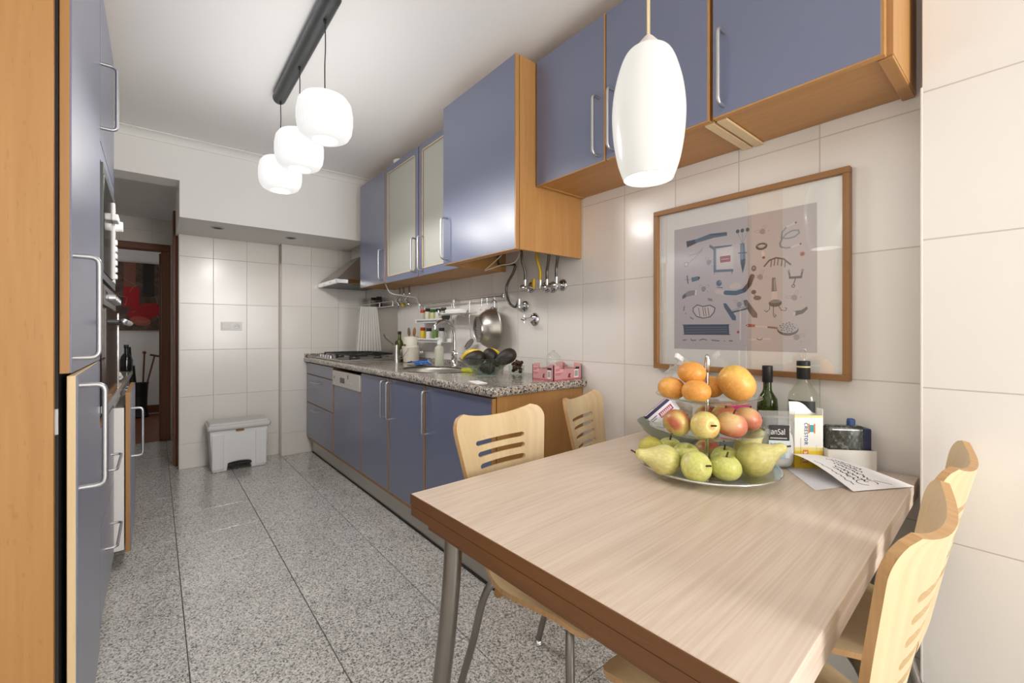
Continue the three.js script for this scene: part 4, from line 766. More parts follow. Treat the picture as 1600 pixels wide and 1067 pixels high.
{ // spice rack: two wire shelves
  const k = thing('spice_rack', 'two-tier wire spice rack hung on the rail', 'rack', [W - 0.06, 1.09, -3.0]);
  for (const y of [1.245, 1.095]) {
    part(k, 'shelf', merge([bx(W - 0.1, W - 0.02, y, y + 0.004, -3.22, -2.80), bx(W - 0.104, W - 0.1, y, y + 0.03, -3.225, -2.795), bx(W - 0.02, W - 0.016, y, y + 0.03, -3.225, -2.795)]), M.plasticgrey);
    part(k, 'slots', merge(range(-3.19, -2.83, 0.022).map((z) => bx(W - 0.1055, W - 0.1035, y + 0.006, y + 0.02, z, z + 0.011))), M.black);
  }
  for (const z of [-3.22, -2.8]) part(k, 'hanger', merge([rod(V(W - 0.018, 1.095, z), V(W - 0.018, 1.392, z), 0.003), rod(V(W - 0.018, 1.392, z), V(RX, 1.404, z), 0.003)]), M.chrome);
  const cols = [[0xd0552d, 0xc8c2b8], [0x23232c, 0xe0d9c8], [0x2f6a35, 0xd6d39b], [0x16351f, 0xe4e2dc], [0xb23a2a, 0xe2c23b], [0x30343a, 0xe9e6df], [0xd8d4cc, 0x6f8f45], [0x23272c, 0xc9c9c6], [0x35312c, 0xb8b2a6]];
  const words = ['red-capped spice jar', 'navy-capped pale spice jar', 'green-capped olive spice jar', 'dark green-capped white spice jar', 'yellow spice jar with red lid', 'black-capped white spice jar', 'white-capped green spice jar', 'black-capped grey spice jar', 'brown-capped spice jar'];
  let n = 0; for (const [y, ids, row] of [[1.25, [0, 1, 2, 3, 8], 'upper'], [1.1, [4, 5, 6, 7], 'lower']]) ids.forEach((id, i) => {
    const z = -3.175 + i * (row === 'upper' ? 0.082 : 0.1), h = 0.075 + 0.02 * hash(id, n, 2), s = thing('spice_jar', `${words[id]} on the ${row} rack shelf`, 'spice jar', [W - 0.06, y, z], 'spice jars in the wire rack');
    local(s, 'jar', lathe([[0, 0], [0.022, 0], [0.023, 0.004], [0.023, h - 0.008], [0.018, h], [0, h]], 22), mat(cols[id][1], 0.35)); local(s, 'cap', mv(lathe([[0, 0.026], [0.019, 0.025], [0.0205, 0.02], [0.0205, 0], [0, 0]], 20), 0, h - 0.002, 0), mat(cols[id][0], 0.4)); n++;
  });
}
{ // paper roll / shelf hung on the rail
  const s = thing('rail_shelf', 'chrome and white shelf bracket hung on the rail beside the tap', 'shelf', [W - 0.08, 1.27, -2.66]);
  part(s, 'shelf_plate', bx(W - 0.13, W - 0.03, 1.302, 1.312, -2.77, -2.45, 0.004), M.plasticwhite);
  part(s, 'front_rod', pipe([V(W - 0.14, 1.33, -2.785), V(W - 0.14, 1.296, -2.785), V(W - 0.14, 1.296, -2.5), V(W - 0.14, 1.28, -2.46), V(W - 0.14, 1.285, -2.42), V(W - 0.14, 1.312, -2.4)], 0.006, 0.02, 40, 8), M.chrome);
  part(s, 'end_plate', mv(new THREE.CylinderGeometry(0.035, 0.035, 0.004, 26).rotateX(Math.PI / 2), W - 0.08, 1.29, -2.782), M.darkmetal);
  part(s, 'hanger', merge([rod(V(W - 0.03, 1.312, -2.74), V(RX, 1.404, -2.74), 0.004), rod(V(W - 0.03, 1.312, -2.55), V(RX, 1.404, -2.55), 0.004)]), M.chrome);
  const b = single('tissue_pack', bx(W - 0.12, W - 0.045, 1.3125, 1.335, -2.73, -2.56, 0.006), M.paper, 'flat white pack on the rail shelf', 'pack');
}
{ // masher and small tools hanging
  const m = thing('potato_masher', 'steel masher hanging below the rack near the tap', 'masher', [W - 0.05, 1.04, -2.53]);
  part(m, 'shaft', hose([V(RX, 1.392, -2.52), V(W - 0.05, 1.25, -2.515), V(W - 0.05, 1.12, -2.49)], 0.004, 20, 8), M.chrome);
  part(m, 'head', (() => { const g = new THREE.TorusGeometry(0.04, 0.005, 8, 28); g.scale(1.5, 0.5, 1); g.rotateY(Math.PI / 2); g.rotateX(-0.55); return mv(g, W - 0.05, 1.09, -2.52); })(), M.steel);
  part(m, 'grid', (() => { const g = new THREE.CylinderGeometry(0.04, 0.04, 0.003, 24); g.rotateZ(Math.PI / 2); g.scale(1, 0.5, 1.45); g.rotateX(-0.55); return mv(g, W - 0.05, 1.09, -2.52); })(), M.steel);
  const w = thing('measuring_spoons', 'bunch of steel measuring spoons under the spice rack', 'spoons', [W - 0.06, 1.0, -3.18]);
  for (let k = 0; k < 4; k++) { const z = -3.2 + k * 0.018; part(w, 'spoon', merge([rod(V(W - 0.106, 1.093, z), V(W - 0.1 + k * 0.006, 1.02, z), 0.0025), mv((() => { const g = new THREE.SphereGeometry(0.014 + k * 0.001, 12, 8); g.scale(0.45, 1, 1); return g; })(), W - 0.1 + k * 0.006, 1.01, z)]), M.chrome); }
}
// valves and hoses under the boiler cupboard
{
  const spots = [[1.438, -1.93, 'steel'], [1.43, -1.80, 'yellow'], [1.425, -1.745, 'steel'], [1.43, -1.672, 'steel'], [1.33, -1.985, 'side']];
  const L = ['leftmost upright braided hose with wall valve below the boiler cupboard', 'yellow gas hose with yellow lever valve below the boiler cupboard', 'third upright braided hose with wall valve below the boiler cupboard', 'rightmost braided hose with wall valve below the boiler cupboard', 'curving grey braided hose ending in a low wall valve'];
  spots.forEach(([y, z, kind], i) => {
    const v = thing('wall_valve', L[i], 'valve', [W, y, z], 'boiler valves and hoses');
    part(v, 'rose', mv(lathe([[0, 0.012], [0.016, 0.012], [0.03, 0.006], [0.033, 0], [0, 0]], 28).rotateZ(Math.PI / 2), W, y, z), M.chrome);
    part(v, 'valve_body', merge([rod(V(W - 0.005, y, z), V(W - 0.055, y, z), 0.011, 14), rod(V(W - 0.05, y - 0.012, z), V(W - 0.05, y + 0.04, z), 0.0095, 14)]), M.chrome);
    if (kind === 'steel') part(v, 'valve_wheel', mv(new THREE.SphereGeometry(0.017, 16, 12), W - 0.068, y - 0.004, z), M.chrome);
    if (kind === 'yellow') part(v, 'lever', bx(W - 0.075, W - 0.06, y - 0.008, y + 0.045, z - 0.045, z - 0.028, 0.004), mat(0xe0b61c, 0.4));
    const top = 1.62, x = W - 0.05, lean = [0.0, 0.0, 0.055, 0.05][i];
    if (kind !== 'side') part(v, 'hose', hose([V(x, y + 0.035, z), V(x, y + 0.09, z), V(x - 0.02, y + 0.14, z + lean * 0.6), V(x - 0.03, top + 0.05, z + lean)], kind === 'yellow' ? 0.0105 : 0.008, 24, 10), kind === 'yellow' ? mat(0xd8b534, 0.45) : M.braid);
    else part(v, 'hose', hose([V(x, y + 0.03, z), V(x, y - 0.004, z - 0.03), V(x, y + 0.02, z - 0.09), V(x, y + 0.12, z - 0.12), V(x, y + 0.21, z - 0.05), V(x, y + 0.245, z - 0.035), V(x, y + 0.258, z - 0.1), V(x - 0.02, y + 0.265, z - 0.17), V(x - 0.02, y + 0.33, z - 0.175)], 0.008, 60, 10), M.braid);
  });
  const t = thing('wall_tap', 'chrome stop tap with round rose on the bare tiles', 'tap', [W, 1.247, -1.90]);
  part(t, 'rose', mv(lathe([[0, 0.022], [0.02, 0.02], [0.036, 0.008], [0.04, 0], [0, 0]], 32).rotateZ(Math.PI / 2), W, 1.247, -1.90), M.chrome);
  part(t, 'spindle', rod(V(W - 0.01, 1.247, -1.90), V(W - 0.075, 1.247, -1.905), 0.013, 16, 0.01), M.chrome);
  part(t, 'cross_handle', merge([rod(V(W - 0.08, 1.225, -1.905), V(W - 0.08, 1.269, -1.905), 0.005), rod(V(W - 0.08, 1.247, -1.927), V(W - 0.08, 1.247, -1.883), 0.005), mv(new THREE.SphereGeometry(0.011, 14, 10), W - 0.08, 1.247, -1.905)]), M.chrome);
  const wire = thing('loose_cable', 'loose white cable looping below the boiler cupboard', 'cable', [1.5, 1.5, -2.05]);
  part(wire, 'cable', hose([V(1.56, 1.62, -2.0), V(1.53, 1.57, -2.06), V(1.51, 1.537, -2.1), V(1.515, 1.54, -2.07), V(1.55, 1.56, -2.0), V(1.6, 1.575, -1.93), V(1.62, 1.63, -1.9)], 0.0032, 40, 8), mat(0xd8cdb8, 0.6));
  const w2 = thing('loose_cable', 'white cable hanging under the far wall cupboards by the hob', 'cable', [1.6, 1.4, -3.6]);
  part(w2, 'cable', hose([V(1.45, 1.566, -3.4), V(1.5, 1.5, -3.42), V(1.6, 1.48, -3.4), V(1.66, 1.47, -3.37), V(1.7, 1.46, -3.35), V(1.7, 1.38, -3.3), V(1.72, 1.3, -3.27)], 0.004, 40, 8), M.plasticwhite);
  const pv = thing('pipe_cluster', 'cluster of chrome pipes and valves below the glazed cupboards', 'pipes', [W, 1.4, -3.55]);
  for (const z of [-3.66, -3.58, -3.47]) { part(pv, 'pipe', hose([V(W - 0.04, 1.59, z), V(W - 0.04, 1.5, z + 0.01), V(W - 0.06, 1.46, z - 0.02), V(W - 0.04, 1.42, z)], 0.009, 24, 10), M.chrome); part(pv, 'valve', mv(new THREE.SphereGeometry(0.02, 14, 10), W - 0.04, 1.415, z), z === -3.58 ? mat(0xcdb52c, 0.4) : M.chrome); }
}
{ // small shelf with jars, towel and gas hose by the hob
  const s = thing('jar_shelf', 'narrow chrome shelf above the hob', 'shelf', [W - 0.06, 1.4, -4.1]);
  part(s, 'rails', merge([rod(V(W - 0.1, 1.408, -4.5), V(W - 0.1, 1.408, -3.66), 0.005), rod(V(W - 0.012, 1.408, -4.5), V(W - 0.012, 1.408, -3.66), 0.005), rod(V(W - 0.1, 1.45, -4.5), V(W - 0.1, 1.45, -3.66), 0.004), ...[-4.5, -3.95, -3.66].flatMap((z) => [rod(V(W - 0.1, 1.408, z), V(W - 0.001, 1.408, z), 0.005), rod(V(W - 0.1, 1.408, z), V(W - 0.1, 1.45, z), 0.004)])]), M.chrome);
  part(s, 'shelf_plate', bx(W - 0.1, W - 0.01, 1.404, 1.408, -4.5, -3.66), M.steel);
  const jl = ['clear glass jar at the left end of the hob shelf', 'clear glass jar with pale grains on the hob shelf', 'black-lidded jar on the hob shelf', 'dark jar at the right of the hob shelf jars'];
  [-4.44, -4.33, -4.21, -4.08].forEach((z, i) => { const j = thing('storage_jar', jl[i], 'jar', [W - 0.055, 1.409, z], 'jars above the hob'); local(j, 'jar', lathe([[0, 0], [0.028, 0], [0.03, 0.005], [0.03, 0.075], [0.024, 0.085], [0, 0.085]], 24), i < 2 ? M.dish : mat(i === 2 ? 0x8d857c : 0x3b3430, 0.3)); local(j, 'lid', mv(lathe([[0, 0.022], [0.026, 0.022], [0.027, 0], [0, 0]], 22), 0, 0.085, 0), i < 2 ? M.dish : M.black); });
  const g = new THREE.PlaneGeometry(0.235, 0.42, 40, 14), p = g.attributes.position; for (let i = 0; i < p.count; i++) { const x = p.getX(i), y = p.getY(i), k = 0.66 + 0.34 * (0.21 - y) / 0.42; p.setX(i, x * k); p.setZ(i, 0.010 * Math.sin(x * 75) * (0.5 + (0.21 - y)) + 0.004 * Math.sin(x * 33)); }
  g.computeVertexNormals(); const uv = g.attributes.uv; for (let i = 0; i < uv.count; i++) uv.setXY(i, uv.getX(i) * 0.36, uv.getY(i)); g.rotateY(-0.42); const tw = single('tea_towel', mv(g, 1.565, 1.205, -4.06), mat(0xffffff, 0.95, 0, { map: T.stripes, side: THREE.DoubleSide }), 'white tea towel with grey stripes hanging by the hob', 'towel');
  single('gas_hose', hose([V(W - 0.1, 1.15, -3.86), V(W - 0.1, 1.12, -3.83), V(W - 0.09, 1.05, -3.66), V(W - 0.1, 0.99, -3.56), V(W - 0.1, 0.966, -3.545)], 0.009, 30, 10), M.steel, 'grey metal hose beside the tea towel', 'hose');
}
// ---------------------------------------------------------------- three-tier fruit stand on the table
const SX = 1.294, SZ = -0.646, TT = TY;
{
  const s = thing('tiered_fruit_stand', 'three-tier glass fruit stand with chrome rod', 'fruit stand', [SX, TT, SZ]);
  const plate = (r, d) => lathe([[0.006, 0.003], [r * 0.5, 0.004], [r * 0.8, 0.004 + d * 0.35], [r * 0.97, d], [r, d + 0.002], [r, d + 0.004], [r * 0.965, d + 0.002], [r * 0.79, 0.008 + d * 0.35], [r * 0.5, 0.008], [0.006, 0.007]], 64);
  const tiers = [[0.195, 0.004, 0.022, 'lower_plate'], [0.168, 0.112, 0.024, 'middle_plate'], [0.148, 0.208, 0.022, 'upper_plate']];
  for (const [r, y, d, n] of tiers) local(s, n, mv(plate(r, d), 0, y, 0), M.dish, 'clear glass plate');
  local(s, 'rim_wire', mv(new THREE.TorusGeometry(0.194, 0.0035, 8, 80).rotateX(Math.PI / 2), 0, 0.025, 0), M.chrome);
  local(s, 'rod', cyl(0, 0.008, 0.31, 0, 0.0055, 0.0055, 16), M.chrome);
  local(s, 'loop_handle', (() => { const g = new THREE.TorusGeometry(0.024, 0.005, 10, 32); g.scale(0.5, 1, 1); g.rotateY(0.7); return mv(g, 0, 0.328, 0); })(), M.chrome);
  local(s, 'foot', lathe([[0, 0.0], [0.055, 0.0], [0.058, 0.002], [0.05, 0.005], [0.0, 0.006]], 32), M.chrome);
}
const RI = [CH, SH], TO = [-SH, CH];               // picture-right and towards-the-viewer in (x, z)
const spot = (a, b) => [SX + RI[0] * a + TO[0] * b, SZ + RI[1] * a + TO[1] * b];
function tint(seedN, base, blush, amount, rough = 0.32) {
  return mat(0xffffff, rough, 0, { map: dataTex(128, 128, (u, v) => { const n = vnoise(u * 5, v * 4, 5, 4, seedN), f = vnoise(u * 50, v * 26, 50, 26, seedN + 1), t = clamp((n - 0.5) * 2.4 + amount + (f - 0.5) * 0.35, 0, 1); let c = lerp3(base, blush, t); if (vnoise(u * 64, v * 64, 64, 64, seedN + 2) > 0.93) c = lerp3(c, [235, 222, 170], 0.5); return c.map((x) => clamp(x * (0.94 + 0.1 * f), 0, 255)); }) });
}
const FM = { mandarin: tint(201, [238, 176, 92], [228, 156, 72], 0.3, 0.45), grape: tint(206, [236, 188, 94], [230, 164, 84], 0.3, 0.42), green: tint(211, [212, 214, 118], [220, 216, 142], 0.2), yellow: tint(216, [226, 208, 130], [224, 180, 108], 0.15), blush: tint(221, [218, 194, 116], [190, 104, 74], 0.45), rosy: tint(226, [228, 190, 132], [202, 118, 94], 0.45), pear: tint(231, [214, 208, 124], [220, 212, 142], 0.3, 0.42), quince: tint(236, [196, 186, 84], [176, 166, 72], 0.35, 0.5), stem: mat(0x4f3a22, 0.8) };
const appleG = (r) => { const p = []; for (let i = 0; i <= 26; i++) { const t = i / 26 * Math.PI, c = Math.cos(t), rad = r * Math.sin(t) * (1 + 0.06 * c) + r * 0.0; p.push([Math.max(0, rad), r * (-0.9 * c * (1 - 0.26 * Math.exp(-((Math.sin(t)) ** 2) * 9)))]); } return lathe(p, 36); };
const roundG = (r, sq) => lathe(Array.from({ length: 25 }, (_, i) => { const t = i / 24 * Math.PI; return [r * Math.sin(t), -r * sq * Math.cos(t) * (1 - 0.1 * Math.exp(-(Math.sin(t) ** 2) * 30))]; }), 36);
const pearG = (r, l) => lathe(new THREE.SplineCurve([[0, 0.02], [0.35, 0.015], [0.78, 0.09], [1, 0.28], [0.93, 0.44], [0.68, 0.6], [0.46, 0.74], [0.37, 0.86], [0.3, 0.95], [0.14, 0.995], [0, 1]].map(([a, b]) => new THREE.Vector2(a * r, (b - 0.3) * l))).getPoints(40).map((q) => [Math.max(q.x, 0), q.y]), 36);
function fruit(name, cat, label, g, m, a, b, y, stemY, tilt = [0, 0, 0], grp) {
  const [x, z] = spot(a, b), o = thing(name, label, cat, [x, TT + y, z], grp); o.rotation.set(...tilt);
  local(o, 'flesh', g, m); if (stemY) local(o, 'stem', rod(V(0, stemY - 0.004, 0), V(0.004, stemY + 0.012, 0.002), 0.0026, 7), FM.stem); return o;
}
{
  const g1 = 'citrus on the upper tier', g2 = 'apples on the middle tier', g3 = 'fruit on the lower tier', u = 0.217, m = 0.122, l = 0.012;
  const man = roundG(0.04, 0.84);
  fruit('mandarin', 'orange', 'orange mandarin perched on top of the others', man, FM.mandarin, -0.055, 0.02, u + 0.085, 0, [0.1, 0, 0.1], g1);
  fruit('mandarin', 'orange', 'orange mandarin at the front of the upper tier', man, FM.mandarin, -0.06, 0.064, u + 0.035, 0, [0, 1, 0], g1);
  fruit('mandarin', 'orange', 'orange mandarin at the left of the upper tier', man, FM.mandarin, -0.108, 0.0, u + 0.036, 0, [0.2, 2, 0], g1);
  fruit('mandarin', 'orange', 'orange mandarin half hidden behind the chrome rod', man, FM.mandarin, 0.036, -0.052, u + 0.034, 0, [0, 0.5, 0.1], g1);
  fruit('grapefruit', 'grapefruit', 'large grapefruit at the right of the upper tier', roundG(0.056, 0.88), FM.grape, 0.079, 0.02, u + 0.054, 0, [0.9, 0, -0.3], g1);
  const ap = appleG(0.04);
  fruit('apple', 'apple', 'yellowish apple at the left of the middle tier', ap, FM.blush, -0.11, 0.05, m + 0.038, 0.03, [0.5, 0, -0.9], g2);
  fruit('apple', 'apple', 'pale yellow apple showing its stem at the front of the middle tier', ap, FM.yellow, -0.05, 0.1, m + 0.039, 0.03, [1.2, 0.3, 0.5], g2);
  fruit('apple', 'apple', 'apple hidden behind the rod on the middle tier', ap, FM.blush, 0.03, -0.06, m + 0.036, 0.03, [0, 0, 0], g2);
  fruit('apple', 'apple', 'blushed apple behind the two red ones on the middle tier', ap, FM.blush, 0.052, 0.005, m + 0.046, 0.03, [0.1, 0, 0.1], g2);
  fruit('apple', 'apple', 'red apple at the front right of the middle tier', appleG(0.042), FM.rosy, 0.031, 0.084, m + 0.039, 0.032, [0.15, 0, -0.1], g2);
  fruit('apple', 'apple', 'red apple at the right end of the middle tier', ap, FM.rosy, 0.11, 0.02, m + 0.042, 0.03, [0, 0, -0.5], g2);
  fruit('apple', 'apple', 'green apple showing its blossom end at the lower front', appleG(0.043), FM.green, -0.088, 0.132, l + 0.044, 0.03, [1.25, 0.2, 0.1], g3);
  fruit('apple', 'apple', 'green apple right of the rod at the lower front', ap, FM.green, -0.005, 0.126, l + 0.041, 0.03, [0.05, 0, 0], g3);
  fruit('apple', 'apple', 'green apple with a small sticker on the lower tier', ap, FM.green, -0.083, 0.048, l + 0.052, 0, [0.2, 0, 0.2], g3);
  fruit('apple', 'apple', 'green apple at the back left of the lower tier', ap, FM.green, -0.1, -0.035, l + 0.048, 0.03, [0, 0, 0], g3);
  fruit('apple', 'apple', 'orange-red apple low behind the chrome rod', ap, FM.blush, 0.026, -0.055, l + 0.037, 0.03, [0, 0, 0], g3);
  fruit('apple', 'apple', 'green apple at the back right of the lower tier', ap, FM.green, 0.035, 0.04, l + 0.04, 0.03, [0, 0, 0.2], g3);
  fruit('pear', 'pear', 'plump pear lying at the right, stem end pointing outwards', pearG(0.047, 0.14), FM.pear, 0.092, 0.09, l + 0.05, 0.099, (() => { const e = new THREE.Euler().setFromQuaternion(new THREE.Quaternion().setFromUnitVectors(V(0, 1, 0), V(RI[0], 0.42, RI[1]).normalize())); return [e.x, e.y, e.z]; })(), g3);
  fruit('pear', 'pear', 'yellow pear at the back right of the lower tier', pearG(0.038, 0.11), FM.pear, 0.13, -0.02, l + 0.05, 0.072, [0.5, 0, -0.5], g3);
  fruit('pear', 'pear', 'green pear lying at the left edge of the lower tier', pearG(0.043, 0.125), FM.pear, -0.155, 0.078, l + 0.046, 0.089, (() => { const e = new THREE.Euler().setFromQuaternion(new THREE.Quaternion().setFromUnitVectors(V(0, 1, 0), V(-RI[0], 0.25, -RI[1]).normalize())); return [e.x, e.y, e.z]; })(), g3);
  fruit('quince', 'quince', 'mottled quince with open end at the far left', roundG(0.038, 0.95), FM.quince, -0.168, -0.005, l + 0.055, 0, [0.9, 0, 0.6], g3);
  const st = single('fruit_sticker', mv(lathe([[0, 0.0012], [0.007, 0.0008], [0.0075, 0]], 20), ...(() => { const [x, z] = spot(-0.083, 0.048); return [x, TT + l + 0.052 + 0.0335, z]; })()), M.paper, 'small white sticker on a green apple', 'sticker');
}
// ---------------------------------------------------------------- the other things on the table
{
  const bx0 = 1.545, bz = -0.9, b = thing('ceramic_bowl', 'shallow grey-green ceramic bowl behind the fruit stand', 'bowl', [bx0, TT, bz]);
  local(b, 'bowl', lathe([[0, 0.002], [0.06, 0.002], [0.066, 0.006], [0.11, 0.04], [0.138, 0.078], [0.134, 0.08], [0.105, 0.045], [0.06, 0.014], [0, 0.012]], 52), mat(0x9aa695, 0.3));
  const med = canvasTex(256, 128, (c) => { c.fillStyle = '#efeaf0'; c.fillRect(0, 0, 256, 128); c.fillStyle = '#2e2350'; c.fillRect(0, 0, 256, 26); c.fillStyle = '#a8324e'; c.fillRect(90, 48, 130, 44); c.strokeStyle = '#f3e6ea'; c.lineWidth = 5; for (let k = 0; k < 7; k++) { c.beginPath(); c.moveTo(102 + k * 16, 84); c.lineTo(108 + k * 16, 58); c.lineTo(113 + k * 16, 82); c.stroke(); } c.fillStyle = '#6a5a8a'; c.fillRect(14, 48, 60, 8); c.fillRect(14, 64, 44, 8); });
  const box1 = new THREE.BoxGeometry(0.125, 0.06, 0.024); const o = new THREE.Mesh(box1, mat(0xffffff, 0.6, 0, { map: med })); o.name = numbered('medicine_box'); o.position.set(bx0 - 0.055, TT + 0.118, bz - 0.02); o.rotation.set(-0.25, -HEAD + 0.1, 0.5); scene.add(o); o.userData = { label: 'white and purple medicine box tilted in the ceramic bowl', category: 'box' };
  const bl = (x, y, z, w, h, d, ry, rz, c, label) => { const g = new RoundedBoxGeometry(w, h, d, 1, 0.002), q = new THREE.Mesh(g, mat(c, 0.6)); q.name = numbered('paper_packet'); q.position.set(bx0 + x, TT + y, bz + z); q.rotation.set(0.2, ry, rz); scene.add(q); q.userData = { label, category: 'packet', group: 'packets in the ceramic bowl' }; };
  bl(-0.045, 0.075, 0.045, 0.09, 0.03, 0.014, -0.5, -0.3, 0xf1efec, 'white paper packet at the front of the ceramic bowl');
  bl(-0.105, 0.072, 0.0, 0.03, 0.05, 0.012, -0.7, 0.35, 0xe9eaec, 'small white blister card at the bowl edge');
  bl(0.02, 0.10, 0.0, 0.1, 0.09, 0.05, -0.6, 0.2, 0xa8947c, 'brown cardboard packet deep in the ceramic bowl');
  const bag = new THREE.IcosahedronGeometry(0.07, 4), p = bag.attributes.position; for (let i = 0; i < p.count; i++) { const q = V(p.getX(i), p.getY(i), p.getZ(i)), n = 0.72 + 0.56 * vnoise(q.x * 45 + 9, q.y * 45 + q.z * 38 + 9, 99, 99, 14); p.setXYZ(i, q.x * n, q.y * n * 1.35, q.z * n * 0.8); } bag.computeVertexNormals();
  const bg = thing('plastic_bag', 'crumpled clear plastic bag behind the upper tier', 'bag', [bx0 + 0.03, TT + 0.14, bz + 0.01]); local(bg, 'bag_film', mv(bag, 0, 0.075, 0), M.film); local(bg, 'knot', mv(new RoundedBoxGeometry(0.05, 0.022, 0.016, 2, 0.006).rotateZ(-0.4), -0.012, 0.185, 0.0), M.plasticwhite);
  const pbx = thing('biscuit_box', 'grey-blue box with a bright pink band behind the apples', 'box', [1.608, TT, -0.70]); pbx.rotation.y = -1.2;
  local(pbx, 'carton', mv(new RoundedBoxGeometry(0.1, 0.16, 0.05, 2, 0.003), 0, 0.08, 0), mat(0x8c9aa6, 0.6)); local(pbx, 'pink_band', mv(new THREE.BoxGeometry(0.101, 0.024, 0.051), 0, 0.149, 0), mat(0xd6317d, 0.55));
}
function bottle(label, x, z, prof, m, capR, capY, capH, lab) {
  const b = thing('oil_bottle', label, 'bottle', [x, TT, z]); local(b, 'glass_body', lathe(prof, 40), m); local(b, 'cap', mv(lathe([[0, capH], [capR * 0.92, capH], [capR, capH - 0.002], [capR, 0], [0, 0]], 28), 0, capY, 0), M.black);
  if (lab) { const g = new THREE.CylinderGeometry(lab[0], lab[0], lab[1], 28, 1, true, Math.PI + HEAD + 0.05, 1.9); const q = local(b, 'label', mv(g, 0, lab[2], 0), lab[3]); } return b;
}
{
  const b1 = bottle('dark green oil bottle with black cap behind the grapefruit', 1.665, -0.615, [[0, 0], [0.03, 0], [0.033, 0.005], [0.033, 0.16], [0.03, 0.19], [0.016, 0.215], [0.0135, 0.225], [0.0135, 0.298], [0, 0.298]], phys({ color: 0x4a5a18, roughness: 0.05, transmission: 0.6, thickness: 0 }), 0.0165, 0.248, 0.058, null);
  const bl = canvasTex(256, 160, (c) => { c.fillStyle = '#1f1d1f'; c.fillRect(0, 0, 256, 160); c.strokeStyle = '#b99a55'; c.lineWidth = 4; c.beginPath(); c.arc(128, 60, 28, 0, 7); c.stroke(); c.fillStyle = '#d8c690'; c.fillRect(84, 118, 90, 8); });
  bottle('clear glass bottle with black cap and gold ring behind the yellow box', 1.665, -0.505, [[0, 0], [0.041, 0], [0.045, 0.006], [0.045, 0.2], [0.041, 0.222], [0.026, 0.245], [0.0165, 0.262], [0.0155, 0.32], [0, 0.32]], phys({ color: 0xf2f4ee, roughness: 0.03, transmission: 0.95, thickness: 0 }), 0.0195, 0.268, 0.06, [0.0456, 0.12, 0.14, mat(0xffffff, 0.5, 0, { map: bl, side: THREE.DoubleSide })]);
  const ring = scene.children[scene.children.length - 1]; local(ring, 'gold_ring', mv(new THREE.CylinderGeometry(0.0199, 0.0199, 0.005, 24), 0, 0.309, 0), mat(0xd6c98f, 0.4));
}
{ // zip bag of salt
  const s = thing('salt_bag', 'clear zip bag of white salt with a black and blue label', 'bag', [1.505, TT, -0.53]); s.rotation.y = -HEAD - 0.18;
  const g = new THREE.SphereGeometry(1, 32, 24), p = g.attributes.position; for (let i = 0; i < p.count; i++) { const x = p.getX(i), y = p.getY(i), z = p.getZ(i), k = 1 - 0.8 * clamp((y + 0.3) / 1.3, 0, 1); const f = (v) => Math.sign(v) * Math.abs(v) ** 0.5; p.setXYZ(i, f(x) * 0.05, y < -0.88 ? -0.078 : f(y) * 0.082, z * 0.03 * (0.3 + 0.7 * k)); } g.computeVertexNormals();
  local(s, 'salt', mv((() => { const q = g.clone(); q.scale(0.94, 0.72, 0.92); return q; })(), 0, 0.061, 0), mat(0xf3f3f2, 0.9));
  local(s, 'film', mv(g, 0, 0.08, 0), M.film); local(s, 'zip_top', mv(new THREE.BoxGeometry(0.104, 0.022, 0.004), 0, 0.166, 0), M.film);
  const t = canvasTex(256, 320, (c) => { c.fillStyle = '#dfeaf2'; c.fillRect(0, 0, 256, 320); c.fillStyle = '#2b292b'; c.fillRect(0, 0, 256, 150); c.fillStyle = '#f4f4f4'; c.font = '74px sans-serif'; c.fillText('anSal', 26, 92); for (let k = 0; k < 15; k++) c.fillRect(20 + k * 14, 122, 8, 12); c.fillStyle = '#2f7fb2'; for (let k = 0; k < 9; k++) c.fillRect(20 + k * 15, 176 + (k % 3) * 3, 10, 13); c.fillStyle = '#a9cfe4'; c.beginPath(); c.ellipse(90, 300, 120, 50, 0, 0, 7); c.fill(); });
  const lg = new THREE.PlaneGeometry(0.058, 0.1, 8, 1); local(s, 'label', mv(lg, -0.004, 0.088, 0.0305), mat(0xffffff, 0.45, 0, { map: t }));
}
